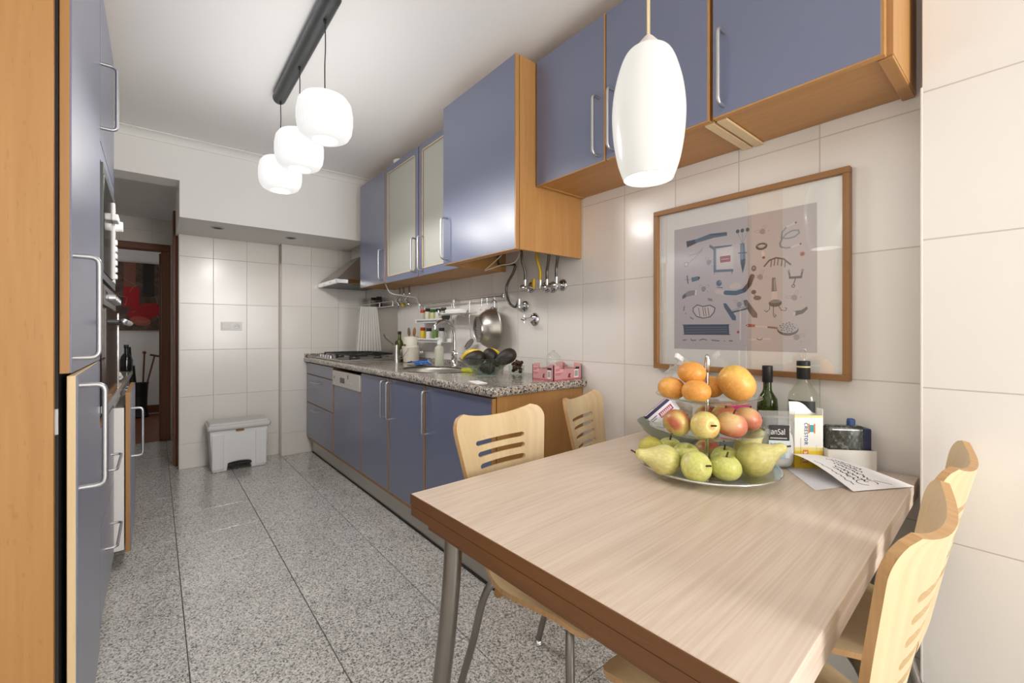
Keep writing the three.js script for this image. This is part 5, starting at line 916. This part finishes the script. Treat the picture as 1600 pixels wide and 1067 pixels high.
{ // upright open medicine carton
  const s = thing('medicine_carton', 'white and yellow medicine carton standing open on end', 'carton', [1.578, TT, -0.472]); s.rotation.y = -HEAD - 0.06;
  const t = canvasTex(256, 448, (c) => { const gr = c.createLinearGradient(0, 200, 0, 330); c.fillStyle = '#f2f0ea'; c.fillRect(0, 0, 256, 448); c.fillStyle = '#e9c52f'; c.fillRect(0, 300, 256, 148); c.fillStyle = '#f0dc86'; c.fillRect(0, 270, 256, 30); c.fillRect(0, 0, 256, 18); c.save(); c.translate(86, 60); c.rotate(Math.PI / 2); c.fillStyle = '#2a4a8a'; c.font = 'bold 44px sans-serif'; c.fillText('CRESTOR', 0, 0); c.fillStyle = '#d98a3a'; c.fillRect(230, -38, 110, 52); c.fillStyle = '#fff'; c.font = 'bold 36px sans-serif'; c.fillText('5 mg', 244, 2); c.restore(); c.fillStyle = '#3f9aa8'; c.fillRect(130, 80, 46, 60); c.fillStyle = '#d97e36'; c.fillRect(120, 70, 14, 80); c.fillRect(172, 70, 14, 80); c.fillStyle = '#caa52a'; c.fillRect(196, 250, 3, 160); c.fillStyle = '#8a7a30'; c.fillRect(52, 190, 3, 220); });
  const side = canvasTex(64, 256, (c) => { c.fillStyle = '#f1efe9'; c.fillRect(0, 0, 64, 256); c.fillStyle = '#e7c535'; c.fillRect(0, 176, 64, 80); c.fillStyle = '#6a5a4a'; c.fillRect(28, 70, 6, 80); c.fillStyle = '#d98a3a'; c.fillRect(28, 160, 6, 60); });
  const pm = mat(0xffffff, 0.5, 0, { map: t }), sm = mat(0xffffff, 0.5, 0, { map: side }), H = 0.165, Wd = 0.084, D = 0.03;
  const pl = (w, h) => new THREE.BoxGeometry(w, h, 0.0012);
  local(s, 'front_panel', mv(pl(Wd, H), 0, H / 2, D / 2), pm); local(s, 'back_panel', mv(pl(Wd, H), 0, H / 2, -D / 2), M.card);
  local(s, 'side_panel', mv(pl(D, H + 0.02).rotateY(Math.PI / 2), Wd / 2, (H + 0.02) / 2, 0), sm); local(s, 'side_panel', mv(pl(D, H).rotateY(Math.PI / 2), -Wd / 2, H / 2, 0), sm);
  const fl = new THREE.Shape(); fl.moveTo(-Wd / 2, 0); fl.lineTo(Wd / 2, 0); fl.lineTo(Wd / 2 - 0.014, 0.004); fl.lineTo(0.012, 0.02); fl.quadraticCurveTo(0, 0.036, -0.02, 0.038); fl.lineTo(-Wd / 2, 0.038); fl.closePath();
  const fg = new THREE.ExtrudeGeometry(fl, { depth: 0.0012, bevelEnabled: false }); local(s, 'top_flap', mv(fg.rotateX(-0.08), 0, H, -D / 2), mat(0xf2efe8, 0.5)); local(s, 'floor_flap', mv(new THREE.BoxGeometry(Wd, 0.0012, D), 0, 0.001, 0), M.card);
}
{ // pale tray with a bag of leaves
  const s = thing('cardboard_tray', 'pale open cardboard tray by the wall', 'tray', [1.658, TT, -0.392]); s.rotation.y = -HEAD - 0.15;
  const P = mat(0xdedad2, 0.8), w = 0.132, h = 0.066, d = 0.075;
  local(s, 'front_side', mv(new THREE.BoxGeometry(w, h, 0.003), 0, h / 2, d / 2), P); local(s, 'back_side', mv(new THREE.BoxGeometry(w, h, 0.003), 0, h / 2, -d / 2), P); for (const k of [-1, 1]) local(s, 'end_side', mv(new THREE.BoxGeometry(0.003, h, d), k * w / 2, h / 2, 0), P); local(s, 'bottom', mv(new THREE.BoxGeometry(w, 0.003, d), 0, 0.0025, 0), P);
  local(s, 'print_mark', mv(new THREE.BoxGeometry(0.001, 0.022, 0.016), w / 2 + 0.0018, 0.036, 0.004), M.black);
  const b = thing('tea_packet', 'dark clear-fronted packet of dried tea leaves in the pale tray', 'packet', [1.658, TT + 0.005, -0.392]); b.rotation.y = -HEAD - 0.15;
  const tx = dataTex(128, 128, (u, v) => { const n = vnoise(u * 16, v * 12, 16, 12, 301), m2 = vnoise(u * 50, v * 50, 50, 50, 302); const g = 40 + 90 * n * m2 + (n > 0.7 ? 70 * (n - 0.5) : 0); return [g * 0.95, g, g * 0.92]; });
  const g = new RoundedBoxGeometry(0.11, 0.13, 0.05, 4, 0.014), p = g.attributes.position; for (let i = 0; i < p.count; i++) p.setZ(i, p.getZ(i) * (1 + 0.25 * (vnoise(p.getX(i) * 60 + 9, p.getY(i) * 60 + 9, 99, 99, 8) - 0.5)) * (1 - 0.4 * clamp(p.getY(i) / 0.065, 0, 1))); g.computeVertexNormals();
  local(b, 'leaf_bag', mv(g, -0.005, 0.066, 0.004), phys({ map: tx, roughness: 0.18, clearcoat: 0.6, clearcoatRoughness: 0.1 }));
  local(b, 'blue_side', mv(new RoundedBoxGeometry(0.022, 0.12, 0.05, 2, 0.004), 0.051, 0.064, 0), mat(0x2a3050, 0.4)); local(b, 'blue_clip', mv(new RoundedBoxGeometry(0.02, 0.026, 0.02, 2, 0.007), 0.018, 0.138, 0), mat(0x34518a, 0.4));
}
// loose sheets: a folded card with ink drawing over a plain sheet
{
  const sheet = (pts, h, bend, m, name, label) => { // pts: four corners (x, z) in order, h: lift; a curved, thin sheet
    const n = 14, pos = [], uv = [], idx = [];
    for (let j = 0; j <= n; j++) for (let i = 0; i <= n; i++) { const u = i / n, v = j / n, x = (pts[0][0] * (1 - u) + pts[1][0] * u) * (1 - v) + (pts[3][0] * (1 - u) + pts[2][0] * u) * v, z = (pts[0][1] * (1 - u) + pts[1][1] * u) * (1 - v) + (pts[3][1] * (1 - u) + pts[2][1] * u) * v; pos.push(x, TT + 0.001 + h + bend(u, v), z); uv.push(v, u); }
    for (let j = 0; j < n; j++) for (let i = 0; i < n; i++) { const a = j * (n + 1) + i; idx.push(a, a + n + 1, a + 1, a + 1, a + n + 1, a + n + 2); }
    const g = new THREE.BufferGeometry(); g.setAttribute('position', new THREE.BufferAttribute(new Float32Array(pos), 3)); g.setAttribute('uv', new THREE.BufferAttribute(new Float32Array(uv), 2)); g.setIndex(idx); g.computeVertexNormals();
    return single(name, g, m, label, 'paper', 'papers on the table');
  };
  const ink = canvasTex(512, 256, (c, w, h) => {
    c.fillStyle = '#f6f4f6'; c.fillRect(0, 0, w, h); c.strokeStyle = '#222028'; c.lineCap = 'round'; let s = 77; const q = () => (s = (s * 16807) % 2147483647) / 2147483647;
    c.lineWidth = 5; for (const [y, x0, x1] of [[50, 120, 300], [80, 110, 330], [112, 190, 400], [146, 230, 420], [176, 250, 400]]) { let x = x0; while (x < x1) { c.beginPath(); c.moveTo(x, y); c.bezierCurveTo(x + 6, y - 30 * q(), x + 12, y + 30 * q(), x + 14 + 10 * q(), y - 8 + 16 * q()); c.stroke(); x += 15 + 8 * q(); } }
    c.lineWidth = 4; c.beginPath(); c.moveTo(150, 215); for (let x = 150; x < 450; x += 30) c.quadraticCurveTo(x + 15, 200 + 30 * q(), x + 30, 206 + 14 * q()); c.stroke(); c.beginPath(); c.ellipse(440, 150, 30, 40, 0.4, 0, 5); c.stroke(); c.beginPath(); c.moveTo(425, 105); c.lineTo(475, 66); c.stroke(); c.fillStyle = '#9a9aa6'; c.fillRect(50, 34, 70, 5);
  });
  sheet([[1.565, -0.545], [1.62, -0.42], [1.487, -0.332], [1.36, -0.385]], 0, () => 0, mat(0xe6e6ee, 0.85, 0, { side: THREE.DoubleSide }), 'paper_sheet', 'plain white sheet lying under the drawn card');
  sheet([[1.513, -0.487], [1.59, -0.446], [1.598, -0.222], [1.424, -0.318]], 0.002, (u, v) => 0.047 * Math.cos(v * Math.PI / 2) * (1 - 0.15 * u), mat(0xffffff, 0.85, 0, { map: ink, side: THREE.DoubleSide }), 'drawn_card', 'curved white card with a black ink drawing');
}
// ---------------------------------------------------------------- lamps
function bulbLight(x, y, z, cd, color, r) { const l = new THREE.PointLight(color, cd, 0, 2); l.position.set(x, y, z); l.castShadow = true; l.shadow.radius = r / 0.02; scene.add(l); return l; }
const glowGlobe = new THREE.MeshStandardMaterial({ color: 0xb4b4b2, roughness: 0.35, emissive: new THREE.Color().setRGB(1, 0.985, 0.965), emissiveIntensity: 0.66 });
const glowOval = new THREE.MeshStandardMaterial({ color: 0xb9bab4, roughness: 0.2, emissive: new THREE.Color().setRGB(1, 0.99, 0.94), emissiveIntensity: 0.4 });
const glowHot = new THREE.MeshStandardMaterial({ color: 0xffffff, roughness: 0.5, emissive: new THREE.Color().setRGB(1, 0.99, 0.96), emissiveIntensity: 2.2 });
{
  const bar = thing('pendant_light_bar', 'dark grey ceiling bar with three ribbed white globe lamps', 'ceiling lamp', [0.56, 2.085, -2.37]);
  const by = 2.54, br = 0.035;
  part(bar, 'ceiling_bar', (() => { const g = new THREE.CapsuleGeometry(br, 0.99, 8, 24); g.rotateX(Math.PI / 2); g.scale(1, 1, 1); return mv(g, 0.56, by, -2.335); })(), M.darkmetal, 'dark grey metal tube fixed to the ceiling');
  for (const z of [-1.944, -2.37, -2.80]) {
    part(bar, 'grommet', rod(V(0.56, by - br - 0.012, z), V(0.56, by - br + 0.004, z), 0.007, 12), M.black);
    part(bar, 'cord', hose([V(0.56, by - br, z), V(0.562, 2.4, z), V(0.559, 2.3, z), V(0.56, 2.185, z)], 0.0024, 16, 6), M.black);
    // ribbed shade
    const R = 0.113, ribs = 44, prof = [[0.02, 0.096], [0.06, 0.094], [0.09, 0.082], [0.106, 0.06], [0.113, 0.02], [0.113, -0.02], [0.108, -0.055], [0.094, -0.08], [0.07, -0.093], [0.05, -0.095]];
    const g = lathe(prof, ribs * 4), p = g.attributes.position; for (let i = 0; i < p.count; i++) { const a = Math.atan2(p.getZ(i), p.getX(i)), r = Math.hypot(p.getX(i), p.getZ(i)), y = p.getY(i), k = 1 - 0.018 * (Math.abs(y) < 0.09 ? 1 : 0) * (0.5 + 0.5 * Math.cos(a * ribs)); p.setXYZ(i, p.getX(i) * k, y, p.getZ(i) * k); } g.computeVertexNormals();
    const s = part(bar, 'globe_lamp_shade', mv(g, 0.56, 2.085, z), glowGlobe, 'ribbed opal white glass globe, lit');
    part(s, 'lamp_opening', mv(lathe([[0.0, 0.004], [0.05, 0], [0.052, -0.002]], 36), 0.56, 1.995, z), glowHot);
    part(s, 'lamp_cap', mv(lathe([[0, 0.016], [0.008, 0.016], [0.012, 0.004], [0.022, 0], [0.022, -0.004], [0, -0.004]], 24), 0.56, 2.183, z), M.darkmetal);
    bulbLight(0.56, 2.07, z, GLOBE_CD, new THREE.Color().setRGB(1, 0.975, 0.94), 0.09);
    const sp = new THREE.SpotLight(new THREE.Color().setRGB(1, 0.975, 0.94), DOWN_CD, 0, 1.52, 0.1, 2); sp.position.set(0.56, 1.984, z); sp.target.position.set(0.56, 0, z); sp.castShadow = true; sp.shadow.radius = 4; scene.add(sp, sp.target);   // through the open bottom
  }
}
{
  const x = 0.984, z = -0.646, o = thing('oval_pendant_lamp', 'oval opal glass pendant lamp hanging over the table', 'pendant lamp', [x, 1.565, z]);
  const prof = [[0.034, 0.335], [0.05, 0.328], [0.062, 0.312], [0.074, 0.28], [0.085, 0.235], [0.0905, 0.19], [0.091, 0.15], [0.087, 0.1], [0.077, 0.045], [0.0625, 0.002], [0.0615, 0.0], [0.0605, 0.003], [0.07, 0.035]];
  const pts = new THREE.SplineCurve(prof.slice(0, 10).map((p) => new THREE.Vector2(...p))).getPoints(40).map((p) => [p.x, p.y]).concat(prof.slice(10));
  local(o, 'glass_lamp_shade', lathe(pts, 64), glowOval, 'smooth white opal glass oval shade');
  local(o, 'lamp_opening', mv(lathe([[0, 0.012], [0.066, 0.012]], 40), 0, 0.01, 0), glowHot);
  local(o, 'cone_cap', lathe([[0, 0.372], [0.006, 0.372], [0.012, 0.366], [0.044, 0.327], [0.042, 0.322], [0, 0.322]], 32), mat(0xdcd2ca, 0.5));
  local(o, 'cord', merge([rod(V(-0.003, 0.37, 0), V(-0.003, 1.0, 0), 0.0028, 8), rod(V(0.004, 0.37, 0), V(0.004, 1.0, 0), 0.0022, 8)]), mat(0xd8c39a, 0.6));
  local(o, 'ceiling_rose', mv(lathe([[0, 0], [0.02, -0.03], [0.05, -0.012], [0.055, 0], [0, 0]].reverse(), 32), 0, 1.0095, 0), M.plasticwhite);
  bulbLight(x, 1.70, z, OVAL_CD, new THREE.Color().setRGB(1, 0.96, 0.88), 0.07);
}
// ---------------------------------------------------------------- framed print
{
  const z0 = -1.091, z1 = -0.388, y0 = 1.014, y1 = 1.7, f = 0.02, p = thing('framed_print', 'framed illustrated print of fanciful tools on the tiled wall', 'picture', [W, y0, (z0 + z1) / 2]);
  const fm = mat(0xffffff, 0.45, 0, { map: T.framewood });
  const xa = W - 0.03, xb = W - 0.001;
  for (const [n, g] of [['frame_top', bx(xa, xb, y1 - f, y1, z0, z1, 0.002, 2)], ['frame_bottom', bx(xa, xb, y0, y0 + f, z0, z1, 0.002, 2)], ['frame_side', bx(xa, xb, y0 + f, y1 - f, z0, z0 + f, 0.002)], ['frame_side', bx(xa, xb, y0 + f, y1 - f, z1 - f, z1, 0.002)]]) part(p, n, g, fm, 'slim light brown wooden frame');
  part(p, 'sheet', bx(W - 0.012, W - 0.008, y0 + f, y1 - f, z0 + f, z1 - f), mat(0xe9e6e0, 0.85), 'off-white paper border');
  const tex = canvasTex(1024, 1008, (c, w, h) => {
    const H = [2.0222853, 0.0108144, -262.4315986, 0.3546233, 1.8741967, -660.0680066, 0.0004174, 0.0000073];
    const q = (x, y) => { const d = H[6] * x + H[7] * y + 1; return [(H[0] * x + H[1] * y + H[2]) / d, (H[3] * x + H[4] * y + H[5]) / d]; };   // straightens measured drawing points
    c.fillStyle = '#bcb3b2'; c.fillRect(0, 0, w, h); c.lineCap = 'round'; c.lineJoin = 'round';
    const path = (a, close) => { c.beginPath(); for (let i = 0; i < a.length; i += 2) { const [x, y] = q(a[i], a[i + 1]); i ? c.lineTo(x, y) : c.moveTo(x, y); } if (close) c.closePath(); };
    const fill = (a, col) => { path(a, true); c.fillStyle = col; c.fill(); };
    const line = (a, col, wd) => { path(a); c.strokeStyle = col; c.lineWidth = wd; c.stroke(); };
    const blob = (x, y, rx, ry, col, rot = 0) => { const [u, v] = q(x, y); c.fillStyle = col; c.beginPath(); c.ellipse(u, v, rx, ry, rot, 0, 7); c.fill(); };
    const ring = (x, y, rx, ry, col, wd, rot = 0, a0 = 0, a1 = 6.29) => { const [u, v] = q(x, y); c.strokeStyle = col; c.lineWidth = wd; c.beginPath(); c.ellipse(u, v, rx, ry, rot, a0, a1); c.stroke(); };
    const K = '#2c3238', S = '#566673', S2 = '#7d8d99', Rd = '#8a2f33', L = '#d3cac4', G = '#6c6a6c';
    // shovel-like stick
    fill([185, 382, 232, 372, 300, 346, 378, 338, 380, 356, 316, 366, 240, 388, 188, 412], S); fill([185, 382, 226, 374, 230, 392, 188, 412], K); line([300, 352, 378, 346], K, 5);
    line([262, 415, 238, 440, 200, 450], G, 3); line([260, 425, 232, 455, 190, 492], G, 3); blob(198, 452, 9, 9, L); ring(198, 452, 9, 9, K, 2); blob(184, 492, 16, 18, L); ring(184, 492, 16, 18, K, 3);
    // little cupboard
    fill([296, 398, 318, 410, 396, 402, 402, 406, 326, 418, 326, 530, 314, 528, 314, 424, 294, 410], S); fill([330, 424, 408, 404, 410, 516, 330, 520], '#c9c0ba'); fill([345, 456, 395, 450, 395, 480, 346, 486], Rd); line([352, 470, 388, 466], '#e5cfc8', 4); fill([314, 520, 408, 516, 408, 528, 316, 532], S); line([318, 530, 318, 540], K, 4); line([402, 526, 402, 538], K, 4); line([318, 410, 402, 402], K, 5);
    // pin with three beads
    for (const [x, y] of [[430, 336], [452, 332], [477, 328]]) { line([453, 396, x, y + 8], G, 2); blob(x, y, 13, 15, '#4a5258'); }
    fill([443, 394, 462, 392, 466, 450, 466, 490, 453, 538, 443, 492, 441, 450], S); fill([443, 470, 467, 468, 453, 538], K); line([450, 400, 450, 470], S2, 8); line([434, 440, 472, 438], K, 7);
    // magnifier ring
    ring(543, 408, 32, 20, K, 14); ring(543, 402, 30, 16, S2, 4); fill([541, 432, 556, 432, 560, 462, 546, 462], L); blob(553, 462, 10, 10, Rd);
    // looping hose
    line([660, 320, 642, 340, 638, 370, 668, 372, 700, 364, 722, 346, 718, 332, 690, 334, 660, 350, 640, 374, 630, 396, 634, 412, 660, 418, 682, 414], '#6f828c', 10); line([664, 316, 700, 298], L, 9); line([684, 414, 724, 400], L, 9); blob(706, 296, 6, 6, K); blob(728, 398, 6, 6, K);
    // stars
    for (const [x, y, r] of [[737, 446, 20], [430, 820, 14]]) { const [u, v] = q(x, y); c.fillStyle = '#a03c38'; c.beginPath(); for (let k = 0; k < 16; k++) { const a = k * Math.PI / 8, d = k % 2 ? r * 0.5 : r; c.lineTo(u + d * Math.cos(a), v + d * Math.sin(a)); } c.fill(); }
    // comb arch
    line([556, 504, 580, 476, 612, 464, 648, 470, 680, 496], '#4d4a4a', 11); for (const [x, y] of [[590, 478], [606, 472], [622, 470], [640, 474], [656, 480]]) line([x, y, x - 3, y + 28], '#5c5959', 7);
    // propeller tube
    fill([208, 556, 242, 550, 246, 568, 210, 578], S); blob(244, 558, 9, 11, K); line([206, 566, 176, 566], G, 3); line([188, 548, 192, 584], '#5a2f33', 8);
    // fork
    line([672, 530, 678, 560, 730, 556, 738, 524], '#4c4a4c', 10); line([678, 560, 730, 557], '#3a3a3c', 16); blob(672, 528, 9, 10, '#8d8583'); blob(737, 524, 9, 10, '#8d8583'); line([704, 562, 694, 594], K, 6); ring(693, 600, 9, 9, K, 5);
    // bow-shaped boat arm
    line([330, 624, 372, 632], '#cdbfb6', 34); line([372, 630, 420, 632, 458, 620], '#46606f', 34); line([462, 616, 484, 590, 498, 552], '#40383a', 34); blob(506, 514, 17, 22, '#5c5455'); blob(506, 512, 8, 9, S2); blob(340, 584, 22, 24, S); blob(346, 578, 10, 10, S2); line([332, 604, 356, 606], K, 5); blob(418, 598, 44, 22, '#cbbfb8', -0.1);
    // bees and flies
    for (const [x, y, r] of [[548, 338, -0.5], [536, 556, -0.5], [266, 612, 0.1], [436, 688, 0.1], [698, 656, -0.5], [708, 846, 0.3], [292, 484, 0.4]]) { const [u, v] = q(x, y); c.save(); c.translate(u, v); c.rotate(r); c.strokeStyle = '#3c393b'; c.lineWidth = 3.5; for (let k = -2; k <= 2; k++) { c.beginPath(); c.moveTo(-18 + Math.abs(k) * 4, k * 8); c.lineTo(18 - Math.abs(k) * 4, k * 8); c.stroke(); } c.lineWidth = 1.5; c.strokeStyle = '#6b6668'; c.beginPath(); c.ellipse(-26, -22, 18, 9, 0.6, 0, 7); c.stroke(); c.beginPath(); c.ellipse(26, -22, 18, 9, -0.6, 0, 7); c.stroke(); c.beginPath(); c.arc(34, 18, 3, 0, 7); c.stroke(); c.restore(); }
    // half logs
    fill([166, 640, 196, 620, 230, 616, 226, 640, 188, 648, 164, 660], '#8b8380'); fill([226, 616, 234, 616, 232, 640, 224, 642], '#ddd3cc'); fill([164, 648, 178, 634, 184, 648, 166, 660], '#5a5455'); fill([284, 654, 306, 658, 310, 672, 288, 668], '#8c8684');
    fill([696, 720, 730, 716, 758, 698, 762, 710, 740, 732, 700, 744], '#4e494b'); fill([694, 724, 704, 722, 702, 742, 694, 742], '#cfc5bf');
    // bean with ribs
    { path([218, 704, 236, 690, 262, 698, 296, 692, 318, 704, 314, 722, 296, 744, 264, 750, 234, 742, 218, 720], true); c.strokeStyle = '#3a4148'; c.lineWidth = 14; c.stroke(); c.fillStyle = '#cac0ba'; c.fill(); for (const [x, dx] of [[242, 6], [262, 6], [272, 6], [286, 6]]) line([x, 702, x + dx, 742], '#6b4348', 5); }
    // bench
    fill([360, 680, 374, 682, 420, 744, 420, 764, 402, 762, 364, 700], '#4a5c6a'); fill([456, 668, 472, 664, 522, 732, 522, 752, 500, 750, 460, 690], '#5b585c'); line([404, 724, 476, 706], '#3f4347', 12); line([400, 716, 470, 696], '#8e989e', 6);
    // mushrooms
    blob(505, 628, 17, 16, '#4a4748'); blob(522, 656, 27, 17, '#5c595a', 0.1); line([510, 640, 514, 650], K, 4);
    // lamp with curled feet
    fill([592, 560, 608, 558, 618, 664, 588, 666], '#6a6a6c'); fill([590, 626, 616, 624, 618, 666, 588, 668], '#cfbfb8'); line([604, 570, 606, 620], '#9a9a9c', 7); blob(607, 682, 42, 26, '#4b5054'); blob(607, 674, 36, 11, '#77807f'); line([582, 690, 580, 712, 566, 724, 556, 716], K, 4); line([598, 694, 598, 738, 604, 750, 612, 742, 604, 734], K, 4); line([622, 692, 636, 716, 656, 718, 662, 706, 652, 704], K, 4);
    // book strip
    fill([168, 786, 386, 784, 388, 830, 172, 828], '#414a54'); for (let k = 0; k < 3; k++) { c.setLineDash([10, 6]); line([182, 796 + k * 12, 376, 796 + k * 11], '#8f989e', 3); } c.setLineDash([]); line([166, 784, 388, 784], K, 5); line([170, 830, 392, 832], K, 5);
    for (const a of [[166, 858, 182, 856], [204, 852, 210, 860, 228, 858], [246, 858, 264, 852, 280, 858], [304, 858, 340, 862], [364, 862, 366, 862], [388, 862, 402, 862], [174, 694, 170, 716], [202, 748, 216, 756], [180, 728, 181, 730]]) line(a, '#4a4648', 6);
    // skimmer
    line([512, 792, 620, 800], '#d4c4bb', 8); line([574, 797, 622, 802], '#7c5550', 13); fill([470, 780, 512, 784, 510, 796, 470, 796], '#9c5148'); blob(470, 788, 10, 11, L); blob(470, 788, 5, 6, K); blob(666, 808, 66, 44, '#3e3a3c'); blob(666, 800, 64, 38, '#b3b0b4'); for (let k = 0; k < 26; k++) { const a = k * 2.4, d = 5.5 * Math.sqrt(k); blob(666 + d * 1.35 * Math.cos(a), 798 + d * 0.9 * Math.sin(a), 4.5, 4, '#454246'); }
    line([486, 858, 530, 852, 584, 854], '#d9cfc0', 7); line([518, 852, 532, 858, 546, 852], '#3c393b', 5);
  });
  const g = new THREE.PlaneGeometry(0.519, 0.506); g.rotateY(-Math.PI / 2);
  part(p, 'printed_sheet', mv(g, W - 0.0125, 1.3545, -0.741), mat(0xffffff, 0.8, 0, { map: tex }));
  part(p, 'picture_glass', bx(W - 0.018, W - 0.0165, y0 + f, y1 - f, z0 + f, z1 - f), M.pictureglass);
}
renderer.render(scene, camera);
